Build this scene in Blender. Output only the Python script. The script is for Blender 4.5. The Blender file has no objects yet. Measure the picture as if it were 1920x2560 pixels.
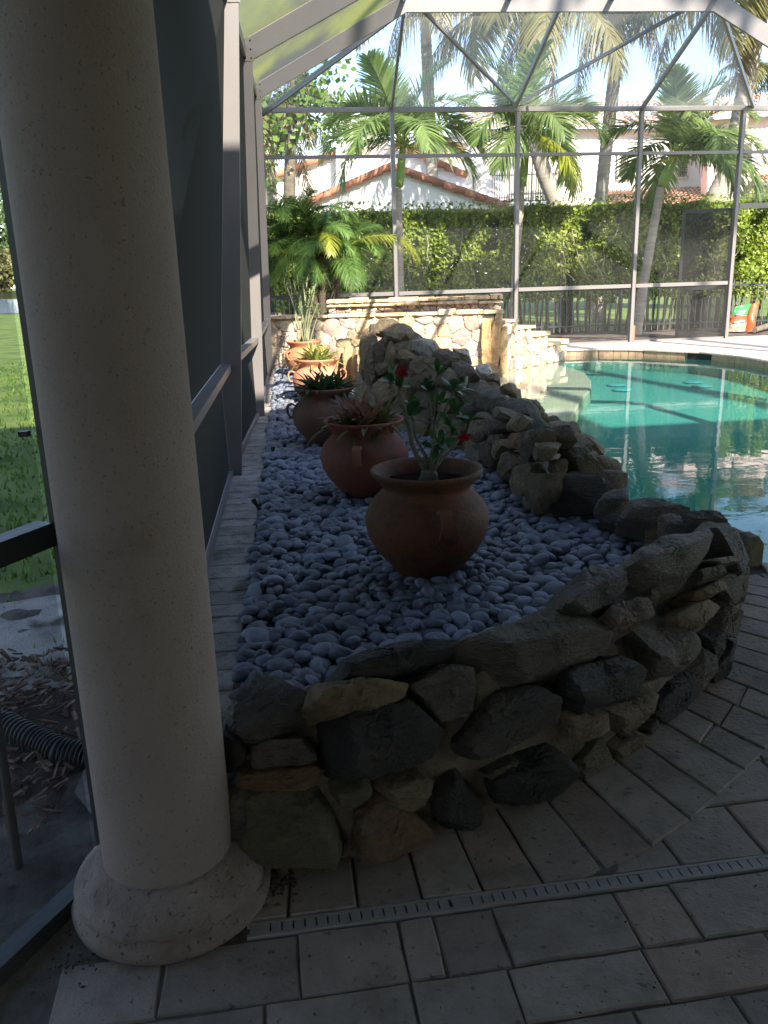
import bpy, bmesh, math, random
import numpy as np
from mathutils import Vector, Matrix, noise
random.seed(7); np.random.seed(7)
scene = bpy.context.scene
COL = scene.collection

# ------------------------------------------------------------------ camera, world, sun, exposure
FPX, CX, CY = 2071.0, 960.0, 1280.0
PITCH, ROLL, EYE = math.radians(15.9), math.radians(1.72), 1.5
_f = np.array([0, math.cos(PITCH), -math.sin(PITCH)])
_u0 = np.array([0, math.sin(PITCH), math.cos(PITCH)]); _r0 = np.array([1., 0, 0])
_u = _u0*math.cos(ROLL) + _r0*math.sin(ROLL); _r = _r0*math.cos(ROLL) - _u0*math.sin(ROLL)
EYEP = np.array([0, 0, EYE])
cam = bpy.data.cameras.new("camera"); camo = bpy.data.objects.new("camera", cam); COL.objects.link(camo)
camo.matrix_world = Matrix(((_r[0], _u[0], -_f[0], 0), (_r[1], _u[1], -_f[1], 0), (_r[2], _u[2], -_f[2], EYE), (0, 0, 0, 1)))
cam.sensor_fit = 'VERTICAL'; cam.angle = 2*math.atan(1280/FPX); cam.clip_start = .05; cam.clip_end = 2000
scene.camera = camo

SUN_EL, SUN_PHI = math.radians(35.5), math.radians(23)     # sun behind the camera and to its right
SUND = Vector((math.sin(SUN_PHI)*math.cos(SUN_EL), -math.cos(SUN_PHI)*math.cos(SUN_EL), math.sin(SUN_EL)))
W = bpy.data.worlds.new("World"); scene.world = W; W.use_nodes = True
nt = W.node_tree; nt.nodes.clear()
out = nt.nodes.new('ShaderNodeOutputWorld'); bg = nt.nodes.new('ShaderNodeBackground')
sky = nt.nodes.new('ShaderNodeTexSky'); sky.sky_type = 'NISHITA'; sky.sun_disc = False
sky.sun_elevation = SUN_EL; sky.sun_rotation = math.pi - SUN_PHI; sky.air_density = 1.0; sky.dust_density = .6; sky.ozone_density = 1.4
tc = nt.nodes.new('ShaderNodeTexCoord'); mp = nt.nodes.new('ShaderNodeMapping'); mp.inputs['Scale'].default_value = (1, 1, 2.2); mp.inputs['Location'].default_value = (3.7, 1.3, .6)
cn = nt.nodes.new('ShaderNodeTexNoise'); cn.inputs['Scale'].default_value = 2.6; cn.inputs['Detail'].default_value = 7; cn.inputs['Roughness'].default_value = .55
cr = nt.nodes.new('ShaderNodeValToRGB'); cr.color_ramp.elements[0].position = .58; cr.color_ramp.elements[1].position = .76
mx = nt.nodes.new('ShaderNodeMix'); mx.data_type = 'RGBA'; mx.inputs['B'].default_value = (7.0, 7.2, 7.9, 1)
L = nt.links
L.new(tc.outputs['Generated'], mp.inputs['Vector']); L.new(mp.outputs[0], cn.inputs['Vector']); L.new(cn.outputs['Fac'], cr.inputs[0])
L.new(cr.outputs['Color'], mx.inputs['Factor']); L.new(sky.outputs[0], mx.inputs['A']); L.new(mx.outputs['Result'], bg.inputs['Color'])
bg.inputs['Strength'].default_value = .145
L.new(bg.outputs[0], out.inputs[0])
sun = bpy.data.lights.new("sun", 'SUN'); suno = bpy.data.objects.new("sun", sun); COL.objects.link(suno)
sun.energy = 4.6; sun.angle = math.radians(.5); sun.color = (1, .93, .82)
suno.location = (6, -12, 14); suno.rotation_euler = (-SUND).to_track_quat('-Z', 'Y').to_euler()
scene.view_settings.view_transform = 'Standard'; scene.view_settings.look = 'None'
scene.view_settings.exposure = 1.65; scene.view_settings.gamma = 1; scene.view_settings.use_curve_mapping = False
scene.cycles.transparent_max_bounces = 24; scene.cycles.max_bounces = 8; scene.cycles.diffuse_bounces = 4

# ------------------------------------------------------------------ measuring helpers (photo pixel -> point in the place)
def ray(x, y): return _f + _r*(x-CX)/FPX - _u*(y-CY)/FPX
def atz(x, y, z=0.):
    d = ray(x, y); return EYEP + d*(z-EYE)/d[2]
def aty(x, y, Y):
    d = ray(x, y); return EYEP + d*Y/d[1]
def onpl(x, y, p, n):
    d = ray(x, y); n = np.array(n, float); return EYEP + d*np.dot(np.array(p)-EYEP, n)/np.dot(d, n)
def proj(p):
    d = np.array(p, float)-EYEP; return CX+FPX*(d@_r)/(d@_f), CY-FPX*(d@_u)/(d@_f)
WD = np.array([-.1028, .9947, 0]); VD = np.array([.9947, .1028, 0]); OO = np.array([-.292, 0, 0])   # screen enclosure grid
def cg(s, t, z=0.): return OO + WD*s + VD*t + np.array([0, 0, z])
def st(p): q = np.array(p)-OO; return q@WD, q@VD

# ------------------------------------------------------------------ materials
def _n(t, k, **kw):
    x = t.nodes.new('ShaderNode'+k)
    for a, b in kw.items(): setattr(x, a, b)
    return x
def M(name, cols, rough=.6, scale=4., bump=0., bscale=40., obj=False, island=0., orand=0., spec=.3, pos=None, stretch=None, pits=0., pitscale=60., transl=0., metal=0., detail=6., spots=None, nrough=.6, bdist=.02):
    m = bpy.data.materials.new(name); m.use_nodes = True; t = m.node_tree; l = t.links
    b = t.nodes['Principled BSDF']; o = t.nodes['Material Output']
    b.inputs['Roughness'].default_value = rough; b.inputs['Specular IOR Level'].default_value = spec; b.inputs['Metallic'].default_value = metal
    c = _n(t, 'TexCoord'); vec = c.outputs['Object']
    if stretch:
        mpn = _n(t, 'Mapping'); mpn.inputs['Scale'].default_value = stretch; l.new(vec, mpn.inputs[0]); vec = mpn.outputs[0]
    nz = _n(t, 'TexNoise'); nz.inputs['Scale'].default_value = scale; nz.inputs['Detail'].default_value = detail; nz.inputs['Roughness'].default_value = nrough
    l.new(vec, nz.inputs['Vector'])
    rp = _n(t, 'ValToRGB'); e = rp.color_ramp.elements
    while len(e) < len(cols): e.new(.5)
    for i, k in enumerate(cols):
        e[i].position = pos[i] if pos else .3 + .4*i/max(1, len(cols)-1); e[i].color = (*k, 1)
    l.new(nz.outputs['Fac'], rp.inputs[0]); colr = rp.outputs['Color']
    def mult(cin, fac_socket, lo, hi):
        mr = _n(t, 'MapRange'); mr.inputs['To Min'].default_value = lo; mr.inputs['To Max'].default_value = hi; l.new(fac_socket, mr.inputs['Value'])
        h = _n(t, 'HueSaturation'); l.new(mr.outputs[0], h.inputs['Value']); l.new(cin, h.inputs['Color']); return h.outputs[0]
    oi = _n(t, 'ObjectInfo')
    if obj:
        mm = _n(t, 'Mix', data_type='RGBA', blend_type='MULTIPLY'); mm.inputs['Factor'].default_value = 1
        l.new(colr, mm.inputs['A']); l.new(oi.outputs['Color'], mm.inputs['B']); colr = mm.outputs['Result']
    if orand: colr = mult(colr, oi.outputs['Random'], 1-orand, 1+orand)
    if island:
        g = _n(t, 'NewGeometry'); colr = mult(colr, g.outputs['Random Per Island'], 1-island, 1+island)
    if spots:                                                     # (colour, scale, threshold): stains and lichen with a shape of their own
        sc, ss, th = spots
        n2 = _n(t, 'TexNoise'); n2.inputs['Scale'].default_value = ss; n2.inputs['Detail'].default_value = 8; l.new(c.outputs['Object'], n2.inputs['Vector'])
        r2 = _n(t, 'ValToRGB'); r2.color_ramp.elements[0].position = th; r2.color_ramp.elements[1].position = th+.1; l.new(n2.outputs['Fac'], r2.inputs[0])
        m2 = _n(t, 'Mix', data_type='RGBA'); l.new(r2.outputs['Color'], m2.inputs['Factor']); l.new(colr, m2.inputs['A']); m2.inputs['B'].default_value = (*sc, 1); colr = m2.outputs['Result']
    hgt = None
    if bump:
        nb = _n(t, 'TexNoise'); nb.inputs['Scale'].default_value = bscale; nb.inputs['Detail'].default_value = 8; nb.inputs['Roughness'].default_value = .65; l.new(vec, nb.inputs['Vector'])
        hgt = nb.outputs['Fac']
    if pits:
        vo = _n(t, 'TexNoise'); vo.inputs['Scale'].default_value = pitscale; vo.inputs['Detail'].default_value = 2; l.new(c.outputs['Object'], vo.inputs['Vector'])
        pr = _n(t, 'ValToRGB'); pr.color_ramp.elements[0].position = .28; pr.color_ramp.elements[0].color = (0, 0, 0, 1); pr.color_ramp.elements[1].position = .36; l.new(vo.outputs['Fac'], pr.inputs[0])
        mm = _n(t, 'Mix', data_type='RGBA', blend_type='MULTIPLY'); mm.inputs['Factor'].default_value = pits; l.new(colr, mm.inputs['A']); l.new(pr.outputs['Color'], mm.inputs['B']); colr = mm.outputs['Result']
        ad = _n(t, 'Math', operation='MULTIPLY_ADD'); l.new(pr.outputs['Color'], ad.inputs[0]); ad.inputs[1].default_value = .6
        if hgt: l.new(hgt, ad.inputs[2])
        hgt = ad.outputs[0]; bump = bump or .3
    if hgt:
        bp = _n(t, 'Bump'); bp.inputs['Strength'].default_value = bump; bp.inputs['Distance'].default_value = bdist; l.new(hgt, bp.inputs['Height']); l.new(bp.outputs[0], b.inputs['Normal'])
    l.new(colr, b.inputs['Base Color'])
    if transl:
        tr = _n(t, 'BsdfTranslucent'); l.new(colr, tr.inputs['Color']); ms = _n(t, 'MixShader'); ms.inputs[0].default_value = transl
        l.new(b.outputs[0], ms.inputs[1]); l.new(tr.outputs[0], ms.inputs[2]); l.new(ms.outputs[0], o.inputs['Surface'])
    return m

def screen_mat(name, col, cover, transl=.3, col2=None):
    """woven insect screen: covers a share of the view, more when seen at a slant, as real threads do"""
    m = bpy.data.materials.new(name); m.use_nodes = True; t = m.node_tree; l = t.links; t.nodes.remove(t.nodes['Principled BSDF']); o = t.nodes['Material Output']
    g = _n(t, 'NewGeometry'); d = _n(t, 'VectorMath', operation='DOT_PRODUCT'); l.new(g.outputs['Normal'], d.inputs[0]); l.new(g.outputs['Incoming'], d.inputs[1])
    ab = _n(t, 'Math', operation='ABSOLUTE'); l.new(d.outputs['Value'], ab.inputs[0]); mxx = _n(t, 'Math', operation='MAXIMUM'); l.new(ab.outputs[0], mxx.inputs[0]); mxx.inputs[1].default_value = .03
    iv = _n(t, 'Math', operation='DIVIDE'); iv.inputs[0].default_value = 1; l.new(mxx.outputs[0], iv.inputs[1])
    pw = _n(t, 'Math', operation='POWER'); pw.inputs[0].default_value = 1-cover; l.new(iv.outputs[0], pw.inputs[1])
    tp = _n(t, 'BsdfTransparent'); df = _n(t, 'BsdfDiffuse'); df.inputs['Color'].default_value = (*col, 1); tl = _n(t, 'BsdfTranslucent'); tl.inputs['Color'].default_value = (*col, 1)
    if col2:
        c = _n(t, 'TexCoord'); mpn = _n(t, 'Mapping'); mpn.inputs['Scale'].default_value = (.5, .22, 1.2); l.new(c.outputs['Object'], mpn.inputs[0]); nz = _n(t, 'TexNoise'); nz.inputs['Scale'].default_value = 1.4; nz.inputs['Detail'].default_value = 6; l.new(mpn.outputs[0], nz.inputs['Vector'])
        rp = _n(t, 'ValToRGB'); rp.color_ramp.elements[0].position = .42; rp.color_ramp.elements[1].position = .6; rp.color_ramp.elements[0].color = (*col, 1); rp.color_ramp.elements[1].color = (*col2, 1); l.new(nz.outputs['Fac'], rp.inputs[0]); l.new(rp.outputs[0], df.inputs['Color']); l.new(rp.outputs[0], tl.inputs['Color'])
    a = _n(t, 'MixShader'); a.inputs[0].default_value = transl; l.new(df.outputs[0], a.inputs[1]); l.new(tl.outputs[0], a.inputs[2])
    b = _n(t, 'MixShader'); l.new(pw.outputs[0], b.inputs[0]); l.new(a.outputs[0], b.inputs[1]); l.new(tp.outputs[0], b.inputs[2]); l.new(b.outputs[0], o.inputs['Surface'])
    return m

def water_mat(name):
    m = bpy.data.materials.new(name); m.use_nodes = True; t = m.node_tree; l = t.links; t.nodes.remove(t.nodes['Principled BSDF']); o = t.nodes['Material Output']
    c = _n(t, 'TexCoord'); n1 = _n(t, 'TexNoise'); n1.inputs['Scale'].default_value = 1.6; n1.inputs['Detail'].default_value = 4; l.new(c.outputs['Object'], n1.inputs['Vector'])
    mpn = _n(t, 'Mapping'); mpn.inputs['Scale'].default_value = (1, 1.8, 1); l.new(c.outputs['Object'], mpn.inputs[0]); n1.inputs['Distortion'].default_value = .6; l.new(mpn.outputs[0], n1.inputs['Vector'])
    bp = _n(t, 'Bump'); bp.inputs['Strength'].default_value = .024; bp.inputs['Distance'].default_value = .1; l.new(n1.outputs['Fac'], bp.inputs['Height'])
    g = _n(t, 'NewGeometry'); dp = _n(t, 'VectorMath', operation='DOT_PRODUCT'); l.new(bp.outputs[0], dp.inputs[0]); l.new(g.outputs['Incoming'], dp.inputs[1])
    ab = _n(t, 'Math', operation='ABSOLUTE'); l.new(dp.outputs['Value'], ab.inputs[0]); iv = _n(t, 'Math', operation='SUBTRACT', use_clamp=True); iv.inputs[0].default_value = 1; l.new(ab.outputs[0], iv.inputs[1])
    pw = _n(t, 'Math', operation='POWER'); l.new(iv.outputs[0], pw.inputs[0]); pw.inputs[1].default_value = 5; fr = _n(t, 'Math', operation='MULTIPLY_ADD'); l.new(pw.outputs[0], fr.inputs[0]); fr.inputs[1].default_value = .98; fr.inputs[2].default_value = .02
    gl = _n(t, 'BsdfGlossy'); gl.inputs['Roughness'].default_value = .0; l.new(bp.outputs[0], gl.inputs['Normal'])
    tp = _n(t, 'BsdfTransparent'); tp.inputs['Color'].default_value = (.97, .99, .99, 1)
    ms = _n(t, 'MixShader'); l.new(fr.outputs[0], ms.inputs[0]); l.new(tp.outputs[0], ms.inputs[1]); l.new(gl.outputs[0], ms.inputs[2]); l.new(ms.outputs[0], o.inputs['Surface'])
    va = _n(t, 'VolumeAbsorption'); va.inputs['Color'].default_value = (.22, .80, .76, 1); va.inputs['Density'].default_value = .8; l.new(va.outputs[0], o.inputs['Volume'])
    return m

# ------------------------------------------------------------------ mesh helpers
class MB:
    def __init__(self): self.v = []; self.f = []; self.m = []; self.n = 0
    def add(self, vs, fs, mi=0):
        vs = np.asarray(vs, float); self.v.append(vs)
        o = self.n
        for f in fs: self.f.append([i+o for i in f]); self.m.append(mi)
        self.n += len(vs); return self
    def box(self, c, size, ax=None, mi=0):
        ax = np.eye(3) if ax is None else np.array(ax, float); h = np.array(size)/2; c = np.array(c, float)
        vs = [c + ax[0]*h[0]*a + ax[1]*h[1]*b + ax[2]*h[2]*d for a in (-1, 1) for b in (-1, 1) for d in (-1, 1)]
        return self.add(vs, [(0, 1, 3, 2), (4, 6, 7, 5), (0, 4, 5, 1), (2, 3, 7, 6), (0, 2, 6, 4), (1, 5, 7, 3)], mi)
    def beam(self, p0, p1, wid, dep, up=(0, 0, 1), mi=0):
        """wid across, dep along the 'up' side"""
        p0 = np.array(p0, float); p1 = np.array(p1, float); d = p1-p0; ln = np.linalg.norm(d); d /= ln
        a = np.cross(d, np.array(up, float)); a /= np.linalg.norm(a); b = np.cross(a, d)
        return self.box((p0+p1)/2, (ln, wid, dep), (d, a, b), mi)
    def tube(self, pts, rad, n=8, mi=0, cap=True):
        pts = np.array(pts, float); k = len(pts); rad = np.broadcast_to(rad, (k,)); vs = []; fs = []
        up = np.array([.3, .2, 1.])
        for i in range(k):
            d = pts[min(i+1, k-1)]-pts[max(i-1, 0)]; d /= max(1e-9, np.linalg.norm(d))
            a = np.cross(d, up)
            if np.linalg.norm(a) < .05: a = np.cross(d, [1, 0, 0])
            a /= np.linalg.norm(a); b = np.cross(d, a)
            for j in range(n):
                w = 2*math.pi*j/n; vs.append(pts[i]+rad[i]*(a*math.cos(w)+b*math.sin(w)))
        for i in range(k-1):
            for j in range(n): fs.append((i*n+j, i*n+(j+1) % n, (i+1)*n+(j+1) % n, (i+1)*n+j))
        if cap: fs.append(tuple(range(n))[::-1]); fs.append(tuple((k-1)*n+j for j in range(n)))
        return self.add(vs, fs, mi)
    def lathe(self, prof, c, n=48, mi=0, wob=0., seed=0):
        vs = []; fs = []; k = len(prof)
        for i, (r, z) in enumerate(prof):
            for j in range(n):
                w = 2*math.pi*j/n; rr = r*(1+wob*noise.noise((math.cos(w)*1.5+seed, math.sin(w)*1.5, z*3)))
                vs.append((c[0]+rr*math.cos(w), c[1]+rr*math.sin(w), c[2]+z))
        for i in range(k-1):
            for j in range(n): fs.append((i*n+j, i*n+(j+1) % n, (i+1)*n+(j+1) % n, (i+1)*n+j))
        return self.add(vs, fs, mi)
    def slab(self, poly, z0, z1, ch=.006, mi=0):
        """a flat piece with an eased top edge; poly counter-clockwise in plan"""
        p = np.array(poly, float)[:, :2]; n = len(p); ins = inset(p, ch)
        zt = z1 if np.ndim(z1) else np.full(n, z1)
        vs = [(x, y, z0) for x, y in p]+[(x, y, zt[i]-ch) for i, (x, y) in enumerate(p)]+[(x, y, zt[i]) for i, (x, y) in enumerate(ins)]
        fs = [tuple(range(n))[::-1], tuple(range(2*n, 3*n))]
        for r in (0, 1):
            for j in range(n): fs.append((r*n+j, r*n+(j+1) % n, (r+1)*n+(j+1) % n, (r+1)*n+j))
        return self.add(vs, fs, mi)
    def prism(self, poly3, ext, mi=0):
        a = np.array(poly3, float); n = len(a); b = a+np.array(ext, float)
        fs = [tuple(range(n)), tuple(range(n, 2*n))[::-1]]
        for j in range(n): fs.append((j, j+n, (j+1) % n+n, (j+1) % n))
        return self.add(np.vstack([a, b]), fs, mi)
    def mesh(self, name, mats, smooth=None):
        me = bpy.data.meshes.new(name)
        V = np.vstack(self.v) if self.v else np.zeros((0, 3))
        me.from_pydata(V.tolist(), [], self.f)
        for m in (mats if isinstance(mats, (list, tuple)) else [mats]): me.materials.append(m)
        if any(self.m): me.polygons.foreach_set('material_index', self.m)
        if smooth is not None:
            me.polygons.foreach_set('use_smooth', [True]*len(me.polygons))
            if smooth < 179: me.set_sharp_from_angle(angle=math.radians(smooth))
        me.update(); return me
    def obj(self, name, mats, parent=None, smooth=None, fixn=False):
        me = self.mesh(name, mats, smooth)
        if fixn:
            bm = bmesh.new(); bm.from_mesh(me); bmesh.ops.recalc_face_normals(bm, faces=bm.faces); bm.to_mesh(me); bm.free()
        return link(name, me, parent)
def link(name, me, parent=None):
    o = bpy.data.objects.new(name, me); COL.objects.link(o)
    if parent is not None: par(o, parent)
    return o
def wloc(o):
    p = Vector((0, 0, 0))
    while o is not None: p = p + o.location if o.parent is None else p; o = o.parent
    return p
def par(o, parent):
    root = parent
    while root.parent is not None: root = root.parent
    o.parent = parent
    o.matrix_parent_inverse = Matrix.Translation(-root.location) if parent.parent is None and parent.type == 'EMPTY' else Matrix.Identity(4)
def inset(p, d):
    n = len(p); q = []
    for i in range(n):
        a, b, c = p[i-1], p[i], p[(i+1) % n]; e1 = (b-a)/max(1e-9, np.linalg.norm(b-a)); e2 = (c-b)/max(1e-9, np.linalg.norm(c-b))
        m1 = np.array([-e1[1], e1[0]]); m2 = np.array([-e2[1], e2[0]]); m = m1+m2; k = np.dot(m, m)
        q.append(b+m*min(2*d/max(k, .3), 3*d))
    return np.array(q)
def clip(poly, n, d):
    """keep the side n.x <= d"""
    q = []; k = len(poly)
    for i in range(k):
        a, b = poly[i], poly[(i+1) % k]; da, db = np.dot(n, a)-d, np.dot(n, b)-d
        if da <= 0: q.append(a)
        if (da < 0 < db) or (db < 0 < da): q.append(a+(b-a)*da/(da-db))
    return q
def area(p): p = np.array(p); x, y = p[:, 0], p[:, 1]; return .5*np.sum(x*np.roll(y, -1)-np.roll(x, -1)*y)
def voronoi(pts, bounds):
    """convex cells of pts inside a convex polygon"""
    P = np.array(pts); cells = []
    for i, p in enumerate(P):
        c = [np.array(b, float) for b in bounds]; o = np.argsort(((P-p)**2).sum(1))[1:24]
        for j in o:
            n = P[j]-p; c = clip(c, n, np.dot(n, (P[j]+p)/2))
            if len(c) < 3: break
        cells.append(c)
    return cells
def inside(p, poly):
    x, y = p; r = False; n = len(poly)
    for i in range(n):
        x1, y1 = poly[i][:2]; x2, y2 = poly[(i+1) % n][:2]
        if (y1 > y) != (y2 > y) and x < (x2-x1)*(y-y1)/(y2-y1)+x1: r = not r
    return r
_ico = {}
def ico(s):
    if s not in _ico:
        bm = bmesh.new(); bmesh.ops.create_icosphere(bm, subdivisions=s, radius=1)
        _ico[s] = (np.array([v.co[:] for v in bm.verts]), [tuple(v.index for v in f.verts) for f in bm.faces]); bm.free()
    return _ico[s]
def rockv(c, planes, p=18, sub=3, amp=.006, freq=9., seed=0, strata=None, chips=0):
    """a broken stone: the sphere of directions cut by planes (normal, distance), edges eased, surface roughened"""
    D, F = ico(sub); N = np.array([n/np.linalg.norm(n) for n, d in planes]); d = np.array([max(x[1], .004) for x in planes])
    q = np.maximum((D@N.T)/d, 0); s = (q**p).sum(1)**(1/p); V = D/s[:, None]
    for k in range(chips):                                          # flakes struck off the edges
        rr_ = random.Random(seed*131+k*17); v = np.array([rr_.gauss(0, 1), rr_.gauss(0, 1), rr_.gauss(0, 1)]); v /= np.linalg.norm(v); h = (V@v).max()*rr_.uniform(.76, .95)
        e = V@v-h; m = e > 0; V[m] -= np.outer(e[m], v)
    nv = np.array([noise.fractal(Vector((v*freq+seed*7.3).tolist()), .8, 2.1, 4) for v in V])
    V = V + D*(amp*nv)[:, None]
    if strata is not None:
        sn, sa, sf = strata; 
        q = V@sn*sf+2.2*nv; V = V + D*(sa*(q-np.floor(q)-.5))[:, None]              # split layers stepping along the grain
    return np.array(c)+V, F

# ------------------------------------------------------------------ tagging
def tag(o, label=None, cat=None, group=None, kind=None):
    if label: o['label'] = label
    if cat: o['category'] = cat
    if group: o['group'] = group
    if kind: o['kind'] = kind
    return o
def thing(name, label, cat, loc=(0, 0, 0), group=None, kind=None):
    o = bpy.data.objects.new(name, None); COL.objects.link(o); o.location = Vector([float(x) for x in loc]); o.empty_display_size = .2
    return tag(o, label, cat, group, kind)
# ------------------------------------------------------------------ palette
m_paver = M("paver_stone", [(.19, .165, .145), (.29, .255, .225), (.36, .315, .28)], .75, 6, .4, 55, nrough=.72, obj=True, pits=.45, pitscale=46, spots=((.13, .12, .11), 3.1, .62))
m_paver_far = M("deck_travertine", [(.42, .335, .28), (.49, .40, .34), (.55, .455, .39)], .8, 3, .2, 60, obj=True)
m_joint = M("joint_sand", [(.11, .095, .08), (.20, .175, .15)], .95, 30, .5, 120)
m_curb = M("edge_paver", [(.16, .145, .125), (.33, .30, .27), (.40, .37, .335)], .8, 9, .5, 50, obj=True, pits=.5, pitscale=40, spots=((.09, .085, .06), 5, .6))
m_stucco = M("column_stucco", [(.265, .207, .185), (.30, .24, .217), (.32, .262, .24)], .85, 3, .5, 130, pits=.35, pitscale=120, spots=((.20, .15, .12), 2.2, .64))
m_stucco_base = M("column_base_stucco", [(.205, .153, .126), (.295, .234, .205), (.345, .28, .245)], .9, 9, .9, 60, pits=.35, pitscale=70)
m_alu = M("bronze_aluminium", [(.165, .150, .143), (.185, .169, .160)], .42, 2, 0, spec=.4)
m_alu_dark = M("dark_aluminium", [(.035, .035, .037), (.05, .05, .05)], .45, 4, .1, 30)
m_stone = M("field_stone", [(.30, .27, .24), (.72, .66, .58), (1.0, .95, .86), (1.45, 1.33, 1.1)], .85, 8, .9, 30, nrough=.78, detail=12, bdist=.05, obj=True, spots=((.30, .27, .22), 6.5, .68), spec=.25)
m_slate = M("dark_stone", [(.35, .34, .34), (.80, .77, .72), (1.1, 1.04, .94), (1.7, 1.55, 1.3)], .7, 7, .9, 34, nrough=.8, detail=12, bdist=.05, obj=True, stretch=(1, 1, 2.4), spots=((.20, .18, .15), 5.5, .69), spec=.35)
m_flag = M("flag_stone", [(.42, .34, .27), (.80, .74, .68), (1.05, 1.0, .92), (1.25, 1.12, .92)], .85, 9, nrough=.72, bump=.8, bscale=34, obj=True, spots=((.22, .15, .12), 9, .66))
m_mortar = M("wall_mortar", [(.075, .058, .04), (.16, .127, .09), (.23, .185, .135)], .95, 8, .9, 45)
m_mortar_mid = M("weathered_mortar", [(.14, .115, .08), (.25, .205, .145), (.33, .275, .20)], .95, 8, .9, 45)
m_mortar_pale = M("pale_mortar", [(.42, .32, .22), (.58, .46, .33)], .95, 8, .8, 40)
m_pebble = M("river_pebble", [(.62, .64, .70), (.95, .96, 1.0), (1.15, 1.15, 1.18)], .55, 14, .12, 90, obj=True, orand=.3, spec=.35)
m_pebble_fill = M("river_pebble_fill", [(.085, .098, .127), (.16, .175, .215), (.20, .215, .255)], .55, 9, .12, 90, island=.35, spec=.35)
m_bed = M("bed_soil", [(.02, .02, .022), (.05, .05, .055)], .95, 30, .4, 80)
m_grass = M("lawn_grass", [(.05, .09, .016), (.11, .165, .028), (.18, .22, .05)], .9, 1.3, .8, 90, spots=((.16, .17, .05), 4, .62))
m_blade = M("grass_blade", [(.06, .13, .02), (.12, .20, .03)], .6, 1, island=.35, transl=.3)
m_sand = M("pale_sand", [(.20, .18, .16), (.36, .33, .30), (.42, .39, .36)], .95, 5, .8, 60, spots=((.07, .06, .05), 4, .58))
m_soil = M("grey_soil", [(.055, .045, .038), (.105, .088, .074), (.17, .145, .122)], .95, 7, 1.0, 40)
m_mulch = M("mulch_bed_soil", [(.04, .024, .02), (.09, .055, .045)], .95, 20, .9, 70)
m_chip = M("mulch_chip", [(.06, .033, .025), (.12, .065, .048), (.19, .125, .095)], .9, 20, .3, 80, island=.5)
m_poolfloor = M("pool_plaster", [(.20, .335, .29), (.24, .38, .33), (.28, .42, .37)], .8, 26, 0, detail=9)
m_shelf = M("sun_shelf_plaster", [(.42, .35, .245), (.50, .43, .31)], .8, 12, 0)
m_tile = M("waterline_tile", [(.20, .13, .085), (.36, .24, .15)], .5, 7, .2, 40)
m_water = water_mat("pool_water"); m_lake = M("lake_water", [(.16, .24, .36), (.22, .30, .42)], .12, .2, .2, 3)
m_dark = M("dark_void", [(.008, .008, .008), (.015, .015, .015)], .8)
m_plaster = M("lanai_plaster", [(.46, .42, .38), (.52, .48, .44)], .9, 4, .2, 60)

# ------------------------------------------------------------------ ground, lawn, lake
cA, cB, cC, cD = cg(-9, -.46), cg(17.6, -.46), cg(17.6, 16), cg(-9, 16)
b = MB(); R = 900.; zg = -.05
q = [(-R, -R), (-R, R), (R, R), (R, -R)]
inn = [cA, cB, cC, cD]   # the built-on plot; lawn all round it
vs = [(x, y, zg) for x, y in q]+[(p[0], p[1], zg) for p in inn]
b.add(vs, [(0, 4, 5, 1), (1, 5, 6, 2), (2, 6, 7, 3), (3, 7, 4, 0)])
tag(b.obj("ground", m_grass, fixn=True), kind='structure')
def sheet(name, poly, z, mat, kind='structure', parent=None):
    mb = MB(); mb.add([(p[0], p[1], z) for p in poly], [tuple(range(len(poly)))]); o = mb.obj(name, mat, parent)
    if area([p[:2] for p in poly]) < 0: o.data.flip_normals()
    return tag(o, kind=kind) if kind else o
def wob(poly, amp, sub=8, seed=0):
    q = []; k = len(poly)
    for i in range(k):
        a = np.array(poly[i][:2], float); c = np.array(poly[(i+1) % k][:2], float)
        for j in range(sub):
            p = a+(c-a)*j/sub; q.append(p+amp*np.array([noise.noise((p[0]*2, p[1]*2, seed)), noise.noise((p[0]*2, p[1]*2, seed+9))]))
    return q
yl = [(-.6, -4), (-.62, 1.0), (-.70, 1.9), cg(2.6, -.3), cg(4.3, -.47), cg(4.2, -1.6), (-3.4, 3.9), (-7, 3.3), (-7, -4)]
yp = wob(yl, .12); mb = MB(); xs = np.arange(-4.2, -.45, .035); ys = np.arange(.6, 4.6, .035)
ok = [[inside((x, y), yp) for x in xs] for y in ys]; idx = {}; vs = []
for j, y in enumerate(ys):
    for i, x in enumerate(xs):
        if ok[j][i]: idx[(i, j)] = len(vs); vs.append((x, y, zg+.008+.035*max(0, noise.fractal(Vector((x*3.2, y*3.2, 0)), .7, 2.2, 5)+.25)))
mb.add(vs, [(idx[(i, j)], idx[(i+1, j)], idx[(i+1, j+1)], idx[(i, j+1)]) for (i, j) in idx if (i+1, j) in idx and (i, j+1) in idx and (i+1, j+1) in idx])
tag(mb.obj("soil", m_soil, None, 180), kind='structure')
sheet("sand", wob([cg(3.0, -.48), cg(4.1, -.48), (-3.2, 3.7), (-7, 3.0), (-7, 2.3), (-3, 2.9)], .25, seed=3), zg+.03, m_sand)
sheet("mulch", wob([cg(1.9, -.5), cg(3.05, -.5), (-2.3, 3.0), (-5, 2.6), (-5, 1.6), (-1.8, 2.1)], .15, seed=5), zg+.028, m_mulch)
rng = np.random.RandomState(3)
ch = MB()
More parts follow.
